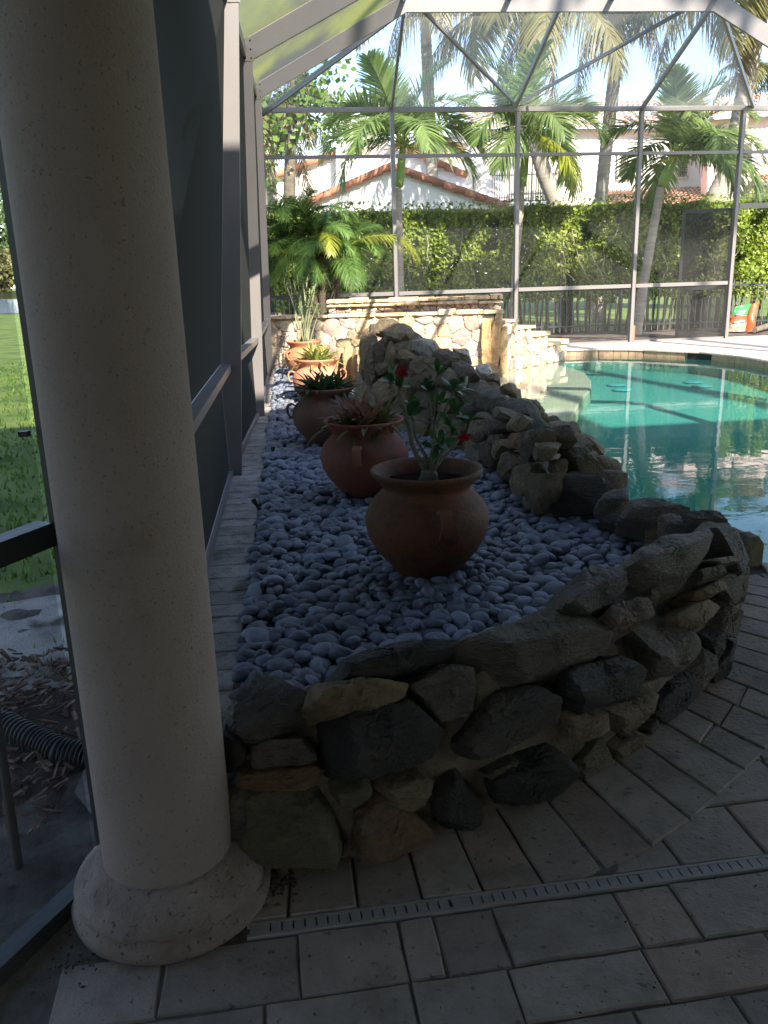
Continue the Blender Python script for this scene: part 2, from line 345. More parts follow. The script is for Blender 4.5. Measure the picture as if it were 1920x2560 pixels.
for i in range(3200):
    p = np.array([rng.uniform(-3.6, -.75), rng.uniform(1.75, 3.25)])
    s_, t_ = st((p[0], p[1], 0))
    if t_ > -.5 or abs(p[1]-(2.5-.13*p[0])) > .62+.25*noise.noise((p[0]*3, p[1]*3, 1)): continue
    a = rng.uniform(0, 6.28); e = rng.uniform(-.5, .5); ax = np.array([math.cos(a)*math.cos(e), math.sin(a)*math.cos(e), math.sin(e)]); sd = np.array([-math.sin(a), math.cos(a), rng.uniform(-.3, .3)]); sd /= np.linalg.norm(sd)
    ch.box((p[0], p[1], zg+.036+rng.uniform(0, .035)), (rng.uniform(.02, .075), rng.uniform(.006, .016), rng.uniform(.003, .008)), (ax, sd, np.cross(ax, sd)))
tag(ch.obj("mulch_chips", m_chip), kind='stuff')
g = MB()
for i in range(15000):
    y = 3.0+rng.rand()**1.7*15; x = -.75-.10*y-rng.rand()*(1.2+.55*y)
    if y < 4.3 and noise.noise((x*2, y*2, 4)) < .12+.3*(4.0-y): continue
    if st((x, y, 0))[1] > -.55: continue
    h = rng.uniform(.025, .065); a = rng.uniform(0, 6.28); w = .006+.0009*y; dx, dy = math.cos(a)*w, math.sin(a)*w; lx, ly = rng.uniform(-.5, .5, 2)*h
    g.add([(x-dx, y-dy, zg), (x+dx, y+dy, zg), (x+lx, y+ly, zg+h)], [(0, 1, 2)])
tag(g.obj("lawn_grass", m_blade), kind='stuff')
lk = [atz(-260, 790, zg), atz(120, 783, zg), atz(420, 778, zg), atz(420, 745, zg), atz(-260, 752, zg)]
sheet("lake", wob(lk, 3, seed=8), zg+.03, m_lake)
# ground beyond the far screen wall: mulch strip with the hedge in it
sheet("hedge_bed", wob([cg(17.3, -2), cg(17.3, 15), cg(21.5, 15), cg(21.5, -2)], .25, seed=2), zg+.02, M("hedge_mulch", [(.05, .035, .03), (.11, .08, .07), (.2, .16, .14)], .95, 6, .9, 30))  # brown mulch tones mixed by noise

# ------------------------------------------------------------------ walls of stone: plan curves measured from the photograph
def curve(Lp, z=0): return np.array([atz(x, y, z)[:2] for x, y in Lp])
NEAR = curve([(560, 2175), (660, 2172), (741, 2170), (880, 2152), (1042, 2100), (1111, 2070), (1366, 1990), (1505, 1910), (1667, 1788), (1805, 1655), (1857, 1539), (1868, 1440)])
FOOT = curve([(880, 1040), (905, 1062), (996, 1084), (1075, 1105), (1165, 1142), (1231, 1190), (1265, 1215), (1308, 1282), (1365, 1311), (1500, 1313)])
def offs(c, o):
    t = np.gradient(c, axis=0); t /= np.linalg.norm(t, axis=1)[:, None]; return c+np.stack([-t[:, 1], t[:, 0]], 1)*o
def resamp(c, n):
    s = np.r_[0, np.cumsum(np.linalg.norm(np.diff(c, axis=0), axis=1))]; u = np.linspace(0, s[-1], n)
    return np.stack([np.interp(u, s, c[:, 0]), np.interp(u, s, c[:, 1])], 1)

# ------------------------------------------------------------------ patio of pavers
pe1 = np.array([.9903, .139]); pe2 = np.array([-.139, .9903]); pdo = atz(1400, 2225)[:2]     # along and across the drain
def pl(u, v): return pdo+pe1*u+pe2*v
sheet("patio", [(-1.9, -.86), (-.905, 1.525), (-.79, 1.822), (-.72, 2.0), (-.55, 2.2), (-.3, 2.2), (1.2, 3.6), (1.95, 4.08), (3.6, 3.72), (7, 3.6), (7, -8), (-1.9, -8)], -.0065, m_joint)
patio = bpy.data.objects["patio"]
prng = random.Random(5)
def paver_col():
    k = prng.uniform(.8, 1.12); w = prng.random()
    return (k*1.04, k*.965, k*.91, 1) if w < .9 else (k*1.10, k*.92, k*.84, 1)
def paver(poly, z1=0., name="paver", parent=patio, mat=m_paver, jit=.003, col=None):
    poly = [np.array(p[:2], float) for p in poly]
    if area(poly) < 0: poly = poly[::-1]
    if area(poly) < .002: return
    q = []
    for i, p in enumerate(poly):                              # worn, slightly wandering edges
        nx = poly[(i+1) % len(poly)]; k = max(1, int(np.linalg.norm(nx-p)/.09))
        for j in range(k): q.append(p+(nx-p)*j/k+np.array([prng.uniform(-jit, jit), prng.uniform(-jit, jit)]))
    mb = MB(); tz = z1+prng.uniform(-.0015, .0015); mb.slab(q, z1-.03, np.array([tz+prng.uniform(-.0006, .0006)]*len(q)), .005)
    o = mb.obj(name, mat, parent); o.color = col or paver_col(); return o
ring_in = resamp(NEAR, 60); ring_out = resamp(offs(NEAR, -.335), 60)
ringpoly = [tuple(p) for p in ring_out]+[tuple(p) for p in ring_in[::-1]]
wallpoly = [tuple(p) for p in resamp(NEAR, 40)]+[(1.6, 4.7), (0, 4.2), (-.5, 2.3)]
pooledge = [(1.95, 4.02), (3.6, 3.66), (7, 3.54)]
gap = .003
COLC = np.array([-.561, 1.777])
def put_field(poly):
    c = np.mean(poly, axis=0)
    if st((c[0], c[1], 0))[1] < -.40 or (c[0]+.775)*.925-(c[1]-1.822)*.38 < .06 or np.linalg.norm(c-COLC) < .13: return
    if np.dot(c-pdo, pe2) > 0 and all(inside(p, ringpoly) or inside(p, wallpoly) for p in poly): return
    if c[1] > 3.9-.2*(c[0]-1.95) and c[0] > 1.5: return
    paver(poly)
v = -.025
for row in range(8):                                           # rows towards the camera
    h = (.186, .150, .200, .160, .190, .15, .2, .2)[row]; u = -1.55+prng.uniform(-.1, .1)
    if row == 0: cuts = [-1.55, -1.2, -.97, -.66, -.42, -.335, -.185, .125, .275, .58, .80, 1.1, 1.3, 1.65]
    else:
        cuts = [u]
        while cuts[-1] < 1.7: cuts.append(cuts[-1]+prng.choice([.15, .22, .30, .32, .24]))
    for a, c in zip(cuts[:-1], cuts[1:]):
        put_field([pl(a+gap, v-h+gap), pl(c-gap, v-h+gap), pl(c-gap, v-gap), pl(a+gap, v-gap)])
    v -= h
v = .025
for row in range(12):                                          # rows beyond the drain
    h = prng.choice([.16, .2, .19, .22]); cuts = [-1.3+prng.uniform(-.1, .1)]
    while cuts[-1] < 3.2: cuts.append(cuts[-1]+prng.choice([.17, .24, .32, .30]))
    for a, c in zip(cuts[:-1], cuts[1:]):
        put_field([pl(a+gap, v+gap), pl(c-gap, v+gap), pl(c-gap, v+h-gap), pl(a+gap, v+h-gap)])
    v += h
sI = np.r_[0, np.cumsum(np.linalg.norm(np.diff(ring_in, axis=0), axis=1))]
def rp(arr, s): return np.array([np.interp(s, sI, arr[:, 0]), np.interp(s, sI, arr[:, 1])])
s = .02
while s < sI[-1]-.05:                                          # soldier ring that follows the stone wall
    w = prng.uniform(.125, .165); e = min(s+w, sI[-1])
    poly = [rp(ring_out, s+gap), rp(ring_out, e-gap), rp(ring_in, e-gap)+(0, .05), rp(ring_in, s+gap)+(0, .05)]
    pc = clip([np.array(p) for p in poly], -pe2, -(np.dot(pdo, pe2)+.027))
    if len(pc) >= 3:
        if prng.random() < .25:
            mid = [(poly[0]*.55+poly[3]*.45), (poly[1]*.5+poly[2]*.5)]
            for pp in ([poly[0], poly[1], mid[1]-pe2*gap, mid[0]-pe2*gap], [mid[0]+pe2*gap, mid[1]+pe2*gap, poly[2], poly[3]]):
                pp = clip([np.array(p) for p in pp], -pe2, -(np.dot(pdo, pe2)+.027))
                if len(pp) >= 3: paver(pp, .006)
        else: paver(pc, .006)
    s = e
for (px, py), rx, ry in (((1437, 2113), .036, .016), ((1512, 2170), .034, .026)):      # damp stains on two pavers
    c = atz(px, py); mb = MB(); q = [(c[0]+rx*math.cos(a)*(1+.2*noise.noise((math.cos(a)*2, math.sin(a)*2, px))), c[1]+ry*math.sin(a)*(1+.25*noise.noise((math.cos(a)*2, math.sin(a)*2, px+5))), .0035) for a in np.linspace(0, 6.2, 20)]
    mb.add(q, [tuple(range(20))]); mb.obj("damp_stain", bpy.data.materials.get("damp_paver") or M("damp_paver", [(.07, .06, .055), (.12, .105, .095)], .5, 40, .2, 80), patio)
lt = MB(); lr = np.random.RandomState(4)                       # dead leaves and crumbs blown against the column and the wall foot
for k in range(150):
    if k < 70: c = atz(690+lr.normal(0, 22), 2205+lr.normal(0, 28), .008)
    elif k < 110: c = atz(180+lr.normal(0, 45), 2400+lr.normal(0, 30), .008)
    else: c = atz(lr.uniform(300, 1900), lr.uniform(2080, 2540), .006)
    a = lr.uniform(0, 6.28); sz = lr.uniform(.004, .012)*(.5 if k >= 110 else 1); lt.box(c, (sz, sz*.5, .0025), ((math.cos(a), math.sin(a), .1), (-math.sin(a), math.cos(a), 0), (0, 0, 1)))
tag(lt.obj("leaf_litter", M("dry_litter", [(.03, .022, .016), (.09, .065, .045)], .9, 30, 0, island=.5)), kind='stuff')
# channel drain: bars over a dark channel
dr = thing("channel_drain", "pale slotted drain strip set across the shaded patio pavers", "drain", (*pl(0, 0), 0))
mdr = M("drain_plastic", [(.27, .24, .235), (.33, .30, .29)], .6, 20, .1, 60)
mb = MB(); mb.box((*pl(.45, 0), -.02), (2.46, .05, .006), ((*pe1, 0), (*pe2, 0), (0, 0, 1))); mb.obj("channel", m_dark, dr)
for sg in (-1, 1):
    mb = MB(); mb.box((*pl(.45, sg*.0185), -.001), (2.46, .009, .012), ((*pe1, 0), (*pe2, 0), (0, 0, 1))); mb.obj("side_rail", mdr, dr)
mb = MB(); mb.box((0, 0, 0), (.0235, .0275, .01), ((*pe1, 0), (*pe2, 0), (0, 0, 1))); me = mb.mesh("bar", mdr)
for i in range(89):
    o = link("bar", me, dr); c = pl(-.765+i*.0275+(.004 if i % 18 == 0 else 0), 0); o.location = (c[0], c[1], -.001+prng.uniform(-.0006, .0006))

# ------------------------------------------------------------------ planter edge, pebble bed
mb = MB(); sheet("paver_edge_bed", [cg(2.3, -.46), cg(17.2, -.46), cg(17.2, .02), cg(1.9, .02), cg(1.9, -.2)], -.012, m_joint)
edge = bpy.data.objects["paver_edge_bed"]; s = 2.3
while s < 14.6:
    w = prng.uniform(.15, .20)
    o = paver([cg(s+.003, -.30), cg(s+w-.003, -.30), cg(s+w-.003, .0), cg(s+.003, .0)], .012, "edge_paver", edge, m_curb, .003, (*[prng.uniform(.75, 1.1)]*3, 1)); s += w
pebpoly = [cg(2.1, .015)[:2], cg(14.3, .015)[:2], (.5, 14.2), (.35, 9.4), (-.1, 9.3)]+[tuple(p) for p in FOOT[1:]]+[(1.62, 4.35)]+[tuple(p) for p in offs(NEAR, .14)[::-1][1:]]
bed = sheet("pebble_bed", pebpoly, -.006, m_bed)
PT = [(590, 1770), (690, 1715), (800, 1660), (870, 1600), (1150, 1610), (1300, 1540), (1400, 1530), (1460, 1430), (1560, 1390), (1640, 1340)]
PTx = [a for a, c in PT]; PTy = [c for a, c in PT]
POTS = [tuple(atz(*p)) for p in ((1070, 1443), (915, 1246), (818, 1119), (797, 1012), (765, 945))]
lay = []; rr = np.random.RandomState(11)
for layer in range(2):
    y = 2.0
    while y < 14.3:
        stp = .063 if y < 8 else .078; x = -1.9+(stp/2)*(int(y*100) % 2)
        while x < 1.7:
            px, py = x+rr.normal(0, .016)+layer*.03, y+rr.normal(0, .016)+layer*.025
            if inside((px, py), pebpoly) and min(math.hypot(px-p[0], py-p[1]) for p in POTS) > .10 and not (layer and rr.rand() < .42):
                sz = .0405*math.exp(rr.normal(0, .24))*(1.2 if y > 8 else 1)
                lay.append((px, py, (.012+.026*layer)+rr.uniform(-.005, .006), sz, rr.uniform(0, 6.28), rr.normal(0, .22+.1*layer), rr.normal(0, .22+.1*layer), rr.uniform(.66, .95), rr.uniform(.42, .62)))
            x += stp
        y += stp*.8
def pebm(seed, sub):
    D, F = ico(sub); V = D*np.array([1, .78, .5]); V = V*(1+np.array([.16*noise.noise(Vector((d*1.1+seed*3.7).tolist())) for d in D]))[:, None]; return V, F
def prow(l):
    a, rx, ry = l[4:7]; return (Matrix.Rotation(a, 3, 'Z')@Matrix.Rotation(rx, 3, 'X')@Matrix.Rotation(ry, 3, 'Y'))
vis = []
for i, l in enumerate(lay):
    x, y = proj(l[:3]); k = l[3]/math.hypot(l[0], l[1], l[2]-1.5)
    if y < np.interp(x, PTx, PTy)-4 and x > 570: vis.append((k*(1+.2*(l[2] > .03)), i))
top = set(i for k, i in sorted(vis)[::-1][:296])
pm = []
for sd in range(8):
    V, F = pebm(sd, 3 if sd < 8 else 2); mb = MB(); mb.add(V, F); pm.append(mb.mesh("pebble", m_pebble, 180))
fill = MB(); small = [pebm(s_, 2) for s_ in range(6)]; tiny = [pebm(s_, 1) for s_ in range(6)]
for i, l in enumerate(lay):
    R3 = np.array(prow(l))
    if i in top:
        o = link("pebble", pm[i % 8], bed); o.matrix_basis = Matrix.LocRotScale(Vector(l[:3]), prow(l).to_quaternion(), Vector((l[3], l[3]*l[7]/.78, l[3]*l[8]/.5)))
        k = .185*rr.uniform(.55, 1.2); o.color = (k*.84, k*.93, k*rr.uniform(1.08, 1.2), 1)
    else:
        V, F = (small if l[1] < 9.5 else tiny)[i % 6]
        fill.add((V*np.array([l[3], l[3]*l[7]/.78, l[3]*l[8]/.5]))@R3.T+np.array(l[:3]), F)
tag(fill.obj("pebble_fill", m_pebble_fill, bed, 180), kind='stuff')

# ------------------------------------------------------------------ pool
zw = -.12
COP = curve([(1330, 873), (1400, 876), (1500, 873), (1600, 874), (1750, 881), (1850, 891), (1920, 903), (2060, 935)])
copr = resamp(COP, 26); copo = resamp(offs(COP, .34), 26)
polyW = [tuple(p) for p in copr]+[(8.2, 10), (8.2, 3.5)]+[(3.6, 3.74), (1.98, 4.1), (1.7, 4.3), (1.45, 4.9), (1.15, 5.5), (1.1, 6.4), (.95, 7.2), (.6, 8.0), (.3, 8.6), (.1, 9.5), (.6, 13.6), (2.0, 14.1)]
mb = MB(); mb.prism([(x, y, zw) for x, y in polyW], (0, 0, -2.4)); tag(mb.obj("pool_water", m_water, fixn=True), kind='structure')
bp = [(-1.2, 3.2), (-1.2, 17), (12, 17), (12, 3.2)]
mb = MB(); mb.add([(x, y, z) for y, z in ((3.2, -2.4), (8.4, -2.0), (10.2, -.55), (12, -.42), (17, -.40)) for x in (-1.2, 12)], [(2*i, 2*i+1, 2*i+3, 2*i+2) for i in range(4)]); tag(mb.obj("pool_floor", m_poolfloor), kind='structure')
SH = [atz(*p, -.2)[:2] for p in ((1180, 905), (1330, 905), (1400, 912), (1462, 930), (1478, 950), (1478, 972), (1452, 1000), (1425, 1055), (1432, 1090), (1300, 1130))]
mb = MB(); sh = [tuple(p) for p in SH]+[(.4, 8.6), (.1, 10), (.5, 13.8)]
if area(sh) < 0: sh = sh[::-1]
mb.slab(sh, -.40, -.2, .02); tag(mb.obj("sun_shelf", m_shelf), kind='structure')
deckp = [tuple(p) for p in copo]+[(9.5, 9.8), (14, 9.5), (14, 17.6)]+[cg(17.55, 12)[:2], cg(17.55, -.46)[:2]]+[(-1.9, 14.9), (1.8, 14.7), (3.2, 16.2)]
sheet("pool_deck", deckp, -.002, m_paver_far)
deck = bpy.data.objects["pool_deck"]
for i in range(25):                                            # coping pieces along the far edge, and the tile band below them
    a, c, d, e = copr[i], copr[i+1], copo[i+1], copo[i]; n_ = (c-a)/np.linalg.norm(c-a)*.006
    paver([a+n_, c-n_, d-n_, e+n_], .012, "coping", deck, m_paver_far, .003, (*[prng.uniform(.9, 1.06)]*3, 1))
    if i in (11, 12): continue
    for h in range(2):
        m_ = (c-a)/2; q0, q1 = (a+m_*h, a+m_*(h+1)); nn = np.array([-(q1-q0)[1], (q1-q0)[0]])/np.linalg.norm(q1-q0)
        mb = MB(); mb.prism([(*(q0+n_*.4+nn*.03), -.2), (*(q1-n_*.4+nn*.03), -.2), (*(q1-n_*.4+nn*.03), -.016), (*(q0+n_*.4+nn*.03), -.016)], (*nn*.05, 0)); o = mb.obj("waterline_tile", m_tile, deck, fixn=True); o.color = (1, 1, 1, 1)
mb = MB(); bnd = resamp(offs(COP, .085), 60)
mb.add([(p[0], p[1], z) for p in bnd for z in (-.7, -.03)], [(2*i, 2*i+2, 2*i+3, 2*i+1) for i in range(59)]); mb.obj("pool_wall", M("pool_wall_plaster", [(.25, .33, .28), (.33, .40, .34)], .8), deck)
a, c = copr[11], copr[13]; mb = MB(); nn = np.array([-(c-a)[1], (c-a)[0]])/np.linalg.norm(c-a)
mb.box((*((a+c)/2+nn*.07), -.075), (np.linalg.norm(c-a)*.9, .03, .11), ((*(c-a)/np.linalg.norm(c-a), 0), (*nn, 0), (0, 0, 1)))
tag(mb.obj("skimmer_mouth", m_dark), "dark skimmer slot under the far pool coping", "skimmer")
mlid = M("lid_plastic", [(.16, .40, .42), (.2, .46, .48)], .5)
for (px, py), lb in zip(((1541, 961), (1556, 973), (1733, 954), (1755, 964)), ("pale drain lid on the pool floor, farthest left", "pale drain lid on the pool floor, just right of the farthest left one", "dim pale drain lid on the pool floor, farther of the right pair", "bright pale drain lid on the pool floor, nearest of the right pair")):
    p = atz(px, py, -.385); mb = MB(); mb.lathe([(.0, .02), (.06, .021), (.12, .017), (.15, .008), (.16, 0), (.15, -.01)], (p[0], p[1], -.392), 24)
    tag(mb.obj("drain_lid", mlid, smooth=40), lb, "drain lid", "pool floor drain lids")
# near coping towards the right of the frame
for i in range(9):
    t0, t1 = i*.6+.01, (i+1)*.6-.01
    def ce(t, o): a, c = np.array([1.95, 4.08]), np.array([3.6, 3.72]); d = (c-a)/np.linalg.norm(c-a); return a+d*t+np.array([d[1], -d[0]])*o
    paver([ce(t0, .02), ce(t1, .02), ce(t1, .32), ce(t0, .32)][::-1], .008, "coping", patio)
mb = MB(); mb.add([(1.7, 4.25, -1.8), (3.6, 3.74, -1.8), (8, 3.6, -1.8), (1.7, 4.25, -.03), (3.6, 3.74, -.03), (8, 3.6, -.03)], [(0, 1, 4, 3), (1, 2, 5, 4)]); mb.obj("pool_wall", m_poolfloor, patio)
# ------------------------------------------------------------------ covered porch of the house (behind and above the camera; it shades the foreground)
hs = thing("porch_roof", "flat plastered porch roof and house wall shading the paved patio", "roof", cg(0, 3))
SE = 4.65
mb = MB(); mb.box(cg((SE-6)/2, 6.0, 3.35), (SE+6, 14.8, .34), (WD, VD, (0, 0, 1))); mb.obj("roof_slab", m_plaster, hs)
mb = MB(); mb.box(cg(-4.9, 6.6, 5.65), (8.2, 16, 4.4), (WD, VD, (0, 0, 1))); mb.obj("upper_storey", m_plaster, hs)
mb = MB(); mb.box(cg(-2.4, 4.6, 1.6), (.25, 10.4, 3.17), (WD, VD, (0, 0, 1))); mb.obj("house_wall", m_plaster, hs)

mb = MB(); mb.box(cg(-.75, -1.45, 1.6), (3.2, .25, 3.17), (WD, VD, (0, 0, 1))); mb.obj("house_wall", m_plaster, hs)

# ------------------------------------------------------------------ porch column
CXY = (-.566, 1.777)
co = thing("porch_column", "thick cream stucco column with a moulded round base at the patio edge", "column", (*CXY, 0))
mb = MB(); mb.lathe([(.158, .12), (.1575, .5), (.156, 1.2), (.154, 2.0), (.150, 2.8), (.147, 3.0)], (*CXY, 0), 72, wob=.004); mb.obj("shaft", m_stucco, co, 180)
mb = MB(); mb.lathe([(.0, -.0), (.236, -.0), (.243, .006), (.246, .026), (.240, .042), (.229, .047), (.227, .053), (.233, .058), (.235, .070), (.228, .086), (.205, .108), (.187, .126), (.176, .137), (.170, .142), (.155, .143)], (*CXY, 0), 96, wob=.016, seed=2)
mb.obj("base", m_stucco_base, co, 60)
mb = MB(); mb.lathe([(.147, 2.98), (.19, 3.03), (.20, 3.08), (.16, 3.1), (.2, 3.12), (.2, 3.17), (.0, 3.18)], (*CXY, 0), 48); mb.obj("capital", m_stucco, co, 60)

# ------------------------------------------------------------------ porch screen left of the column
m_scr_porch = screen_mat("porch_screen", (.05, .05, .05), .26, .2)
LSA, LSB = np.array([-.775, 1.822, 0]), np.array([-.901, 1.525, 0]); ld = (LSB-LSA)/np.linalg.norm(LSB-LSA); lnr = np.array([-ld[1], ld[0], 0])
ls = thing("porch_screen", "dark framed insect screen beside the cream column, with a view to the lawn", "screen", LSA)
end = LSA+ld*2.6
mb = MB(); mb.beam(LSA-ld*.03+(.036, 0, .0), LSA-ld*.03+(.036, 0, 3.17), .05, .08, ld); mb.obj("post", m_alu_dark, ls)
mb = MB(); mb.beam(LSA+ld*1.3, LSA+ld*1.3+np.array([0, 0, 3.17]), .05, .05, ld); mb.obj("post", m_alu_dark, ls)
mb = MB(); mb.beam(LSA+(0, 0, .955), end+np.array([0, 0, .955]), .05, .055); mb.obj("rail", m_alu_dark, ls)
mb = MB(); mb.beam(LSA+(0, 0, .022), end+np.array([0, 0, .022]), .05, .045); mb.obj("bottom_rail", m_alu_dark, ls)
mb = MB(); mb.add([LSA+(0, 0, .045), end+np.array([0, 0, .045]), end+np.array([0, 0, .927]), LSA+(0, 0, .927)], [(0, 1, 2, 3)]); mb.obj("screen_panel", m_scr_porch, ls)
mb = MB(); mb.add([LSA+(0, 0, .983), end+np.array([0, 0, .983]), end+np.array([0, 0, 3.17]), LSA+(0, 0, 3.17)], [(0, 1, 2, 3)]); mb.obj("screen_panel", m_scr_porch, ls)
mb = MB(); mb.box(LSA+ld*.022+np.array([0, 0, 1.19]), (.02, .02, .012)); mb.obj("latch", m_alu_dark, ls)

# ------------------------------------------------------------------ pool screen enclosure
m_scr = screen_mat("enclosure_screen", (.22, .22, .205), .095, .35); m_scr_hip = screen_mat("haze_roof_screen", (.5, .5, .47), .15, .5)  # roof screen paler than the walls, sunlit haze put into its colour
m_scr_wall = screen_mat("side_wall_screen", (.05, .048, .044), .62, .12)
m_scr_banded = screen_mat("shade_banded_screen", (.13, .13, .115), .45, .55, (.26, .27, .10))  # grey shade bands and green of trees behind painted into the colour
en = thing("pool_enclosure", "tall bronze aluminium screen cage enclosing the pool and planter", "pool cage", cg(9, 0))
DN = WD
def arch_pt(s, px, py): p = onpl(px, py, cg(s, 0), DN); q = st(p); return np.array([q[1], p[2]])
S = {k: st(atz(*p))[0] for k, p in dict(B=(605, 1190), C=(662, 1042), D=(683, 943)).items()}
T = {k: st(atz(*p))[1] for k, p in dict(B=(605, 1190), C=(662, 1042), D=(683, 943)).items()}
A_D = [arch_pt(S['D'], *p) for p in ((640, 230), (1010, 7), (1788, 5), (1920, 88))]
A_C = [arch_pt(S['C'], *p) for p in ((612, 128), (1073, -141), (2023, -146), (2230, 20))]
ext = (S['C']-S['B'])/(S['D']-S['C'])
A_B = [c_+(c_-d_)*ext for c_, d_ in zip(A_C, A_D)]
for A in (A_B, A_C, A_D):
    sl = (A[1]-A[0]); A[3] = A[2]+np.array([sl[0], -sl[1]])
def bm(name, p0, p1, wid, dep, up=(0, 0, 1), mat=None): mb = MB(); mb.beam(p0, p1, wid, dep, up); return mb.obj(name, mat or m_alu, en)
posts = {}
for k, A in (('B', A_B), ('C', A_C), ('D', A_D)):
    s = S[k]; te = A[0][0]; w = {'B': .165, 'C': .15, 'D': .15}[k]; tb = T[k]-w/2
    posts[k] = (s, tb, w)
    ztop = A[0][1]
    bm("post", cg(s, tb, 0), cg(s, te+.0, ztop+.06), .05, w, VD)
    c3 = [cg(s, a[0], a[1]) for a in A]
    bm("rafter", c3[0]-VD*.05, c3[1], .05, .25); bm("top_beam", c3[1], c3[2], .052, .25); bm("rafter", c3[2], c3[3], .05, .25)
    bm("post", cg(s, A[3][0], 0), c3[3], .05, w, VD)
    for dz in (.04,):                                          # splice plates with rivets at the post head and foot
        mb = MB(); c = cg(s-.028, te+.03, ztop+.01); mb.box(c, (.005, .11, .22), (WD, VD, (0, 0, 1)))
        pl_ = mb.obj("splice_plate", m_alu, en)
        for i in range(3):
            for j in (-1, 1):
                mb = MB(); mb.box(c-WD*.004+VD*.03*j+np.array([0, 0, -.08+.08*i]), (.006, .014, .014), (WD, VD, (0, 0, 1))); mb.obj("rivet", m_dark, pl_)
    mb = MB(); mb.box(cg(s-.03, tb, .04), (.006, w*.7, .075), (WD, VD, (0, 0, 1))); mb.box(cg(s-.05, tb, .006), (.05, w*.7, .006), (WD, VD, (0, 0, 1))); mb.obj("foot_bracket", m_alu, en)
sA = 2.55; posts['A'] = (sA, -.235, .16)
bm("post", cg(sA, -.235, 0), cg(sA, -.235, 3.15), .05, .16, VD, m_alu)
# far wall
F0 = np.array([5.35, 17.86, 0]); FW = np.array([.9914, .1305, 0]); FN = np.array([-.1305, .9914, 0])
fx = {}
for k, p in dict(E=(668, 560), a=(986, 560), b=(1291, 560), c=(1590, 560), d=(1836, 560)).items(): fx[k] = onpl(*p, F0, FN); fx[k][2] = 0
fx['e'] = fx['d']+FW*2.6
ZE = onpl(1291, 273, F0, FN)[2]; Z2 = onpl(1291, 387, F0, FN)[2]; ZC = onpl(1291, 724, F0, FN)[2]
up3 = lambda p, z: np.array([p[0], p[1], z])
for k in 'Eabcd':
    bm("post", up3(fx[k], 0), up3(fx[k], ZE-.05), .07, .12, FN)
bm("post", up3(fx['e'], 0), up3(fx['e'], ZE-.05), .11, .15, FN)
posts['E'] = (st(fx['E'])[0], st(fx['E'])[1]-.02, .11)
ks = 'Eabcde'
for k0, k1 in zip(ks[:-1], ks[1:]):
    a, c = fx[k0]+FW*.056, fx[k1]-FW*.056
    bm("eave_beam", up3(fx[k0], ZE), up3(fx[k1], ZE), .09, .085)
    bm("rail", up3(a, Z2), up3(c, Z2), .07, .06)
    zt = [0.03, ZC-.05, ZC+.05, Z2-.04, Z2+.04, ZE-.05]
    if k0 != 'd':
        bm("chair_rail", up3(a, ZC), up3(c, ZC), .07, .075); bm("base_rail", up3(a, .02), up3(c, .02), .06, .04)
        for z0, z1 in ((zt[0], zt[1]), (zt[2], zt[3]), (zt[4], zt[5])):
            mb = MB(); mb.add([up3(a, z0), up3(c, z0), up3(c, z1), up3(a, z1)], [(0, 1, 2, 3)]); mb.obj("screen_panel", m_scr, en)
    else:
        bm("door_header", up3(a, 2.68), up3(c, 2.68), .08, .1)
        mb = MB(); mb.add([up3(a, 2.73), up3(c, 2.73), up3(c, Z2-.04), up3(a, Z2-.04)], [(0, 1, 2, 3)]); mb.obj("screen_panel", m_scr, en)
# open screen door folded back behind the last far bay
dh = fx['d']+FN*.1; dd = (-FW*.86+FN*.5); dd /= np.linalg.norm(dd); dn = np.array([-dd[1], dd[0], 0])
d_ = MB()
for z in (.03, 1.05, 2.62): d_.beam(up3(dh, z), up3(dh+dd*.95, z), .035, .07)
for r_ in (0, .95): d_.beam(up3(dh+dd*r_, 0), up3(dh+dd*r_, 2.65), .035, .06, dd)
door = d_.obj("screen_door", m_alu_dark, en)
mb = MB(); mb.add([up3(dh, .05), up3(dh+dd*.95, .05), up3(dh+dd*.95, 2.6), up3(dh, 2.6)], [(0, 1, 2, 3)]); mb.obj("door_screen", screen_mat("door_screen", (.03, .03, .03), .75, .2), door)
# side wall: eave beams, rails, panels
order = ['A', 'B', 'C', 'D', 'E']; zeave = {'A': 3.15, 'B': A_B[0][1], 'C': A_C[0][1], 'D': A_D[0][1], 'E': ZE}
teave = {'A': -.235, 'B': A_B[0][0], 'C': A_C[0][0], 'D': A_D[0][0], 'E': posts['E'][1]}
for k0, k1 in zip(order[:-1], order[1:]):
    s0, t0, w0 = posts[k0]; s1, t1, w1 = posts[k1]; g = .028
    bm("chair_rail", cg(s0+g, t0+.02, .86), cg(s1-g, t1+.02, .86), .09, .055); bm("base_rail", cg(s0+g, t0-.02, .028), cg(s1-g, t1-.02, .028), .075, .05)
    bm("eave_beam", cg(s0+g, teave[k0]-.02, zeave[k0]), cg(s1-g, teave[k1]-.02, zeave[k1]), .06, .12)
    for z0, z1, za in ((.055, .83, 0), (.89, zeave[k0]-.06, zeave[k1]-.06)):
        mb = MB(); mb.add([cg(s0+g, t0-.01, z0), cg(s1-g, t1-.01, z0), cg(s1-g, (teave[k1] if za else t1)-.02, za or z1), cg(s0+g, (teave[k0] if za else t0)-.02, z1)], [(0, 1, 2, 3)]); mb.obj("screen_panel", m_scr_wall, en)
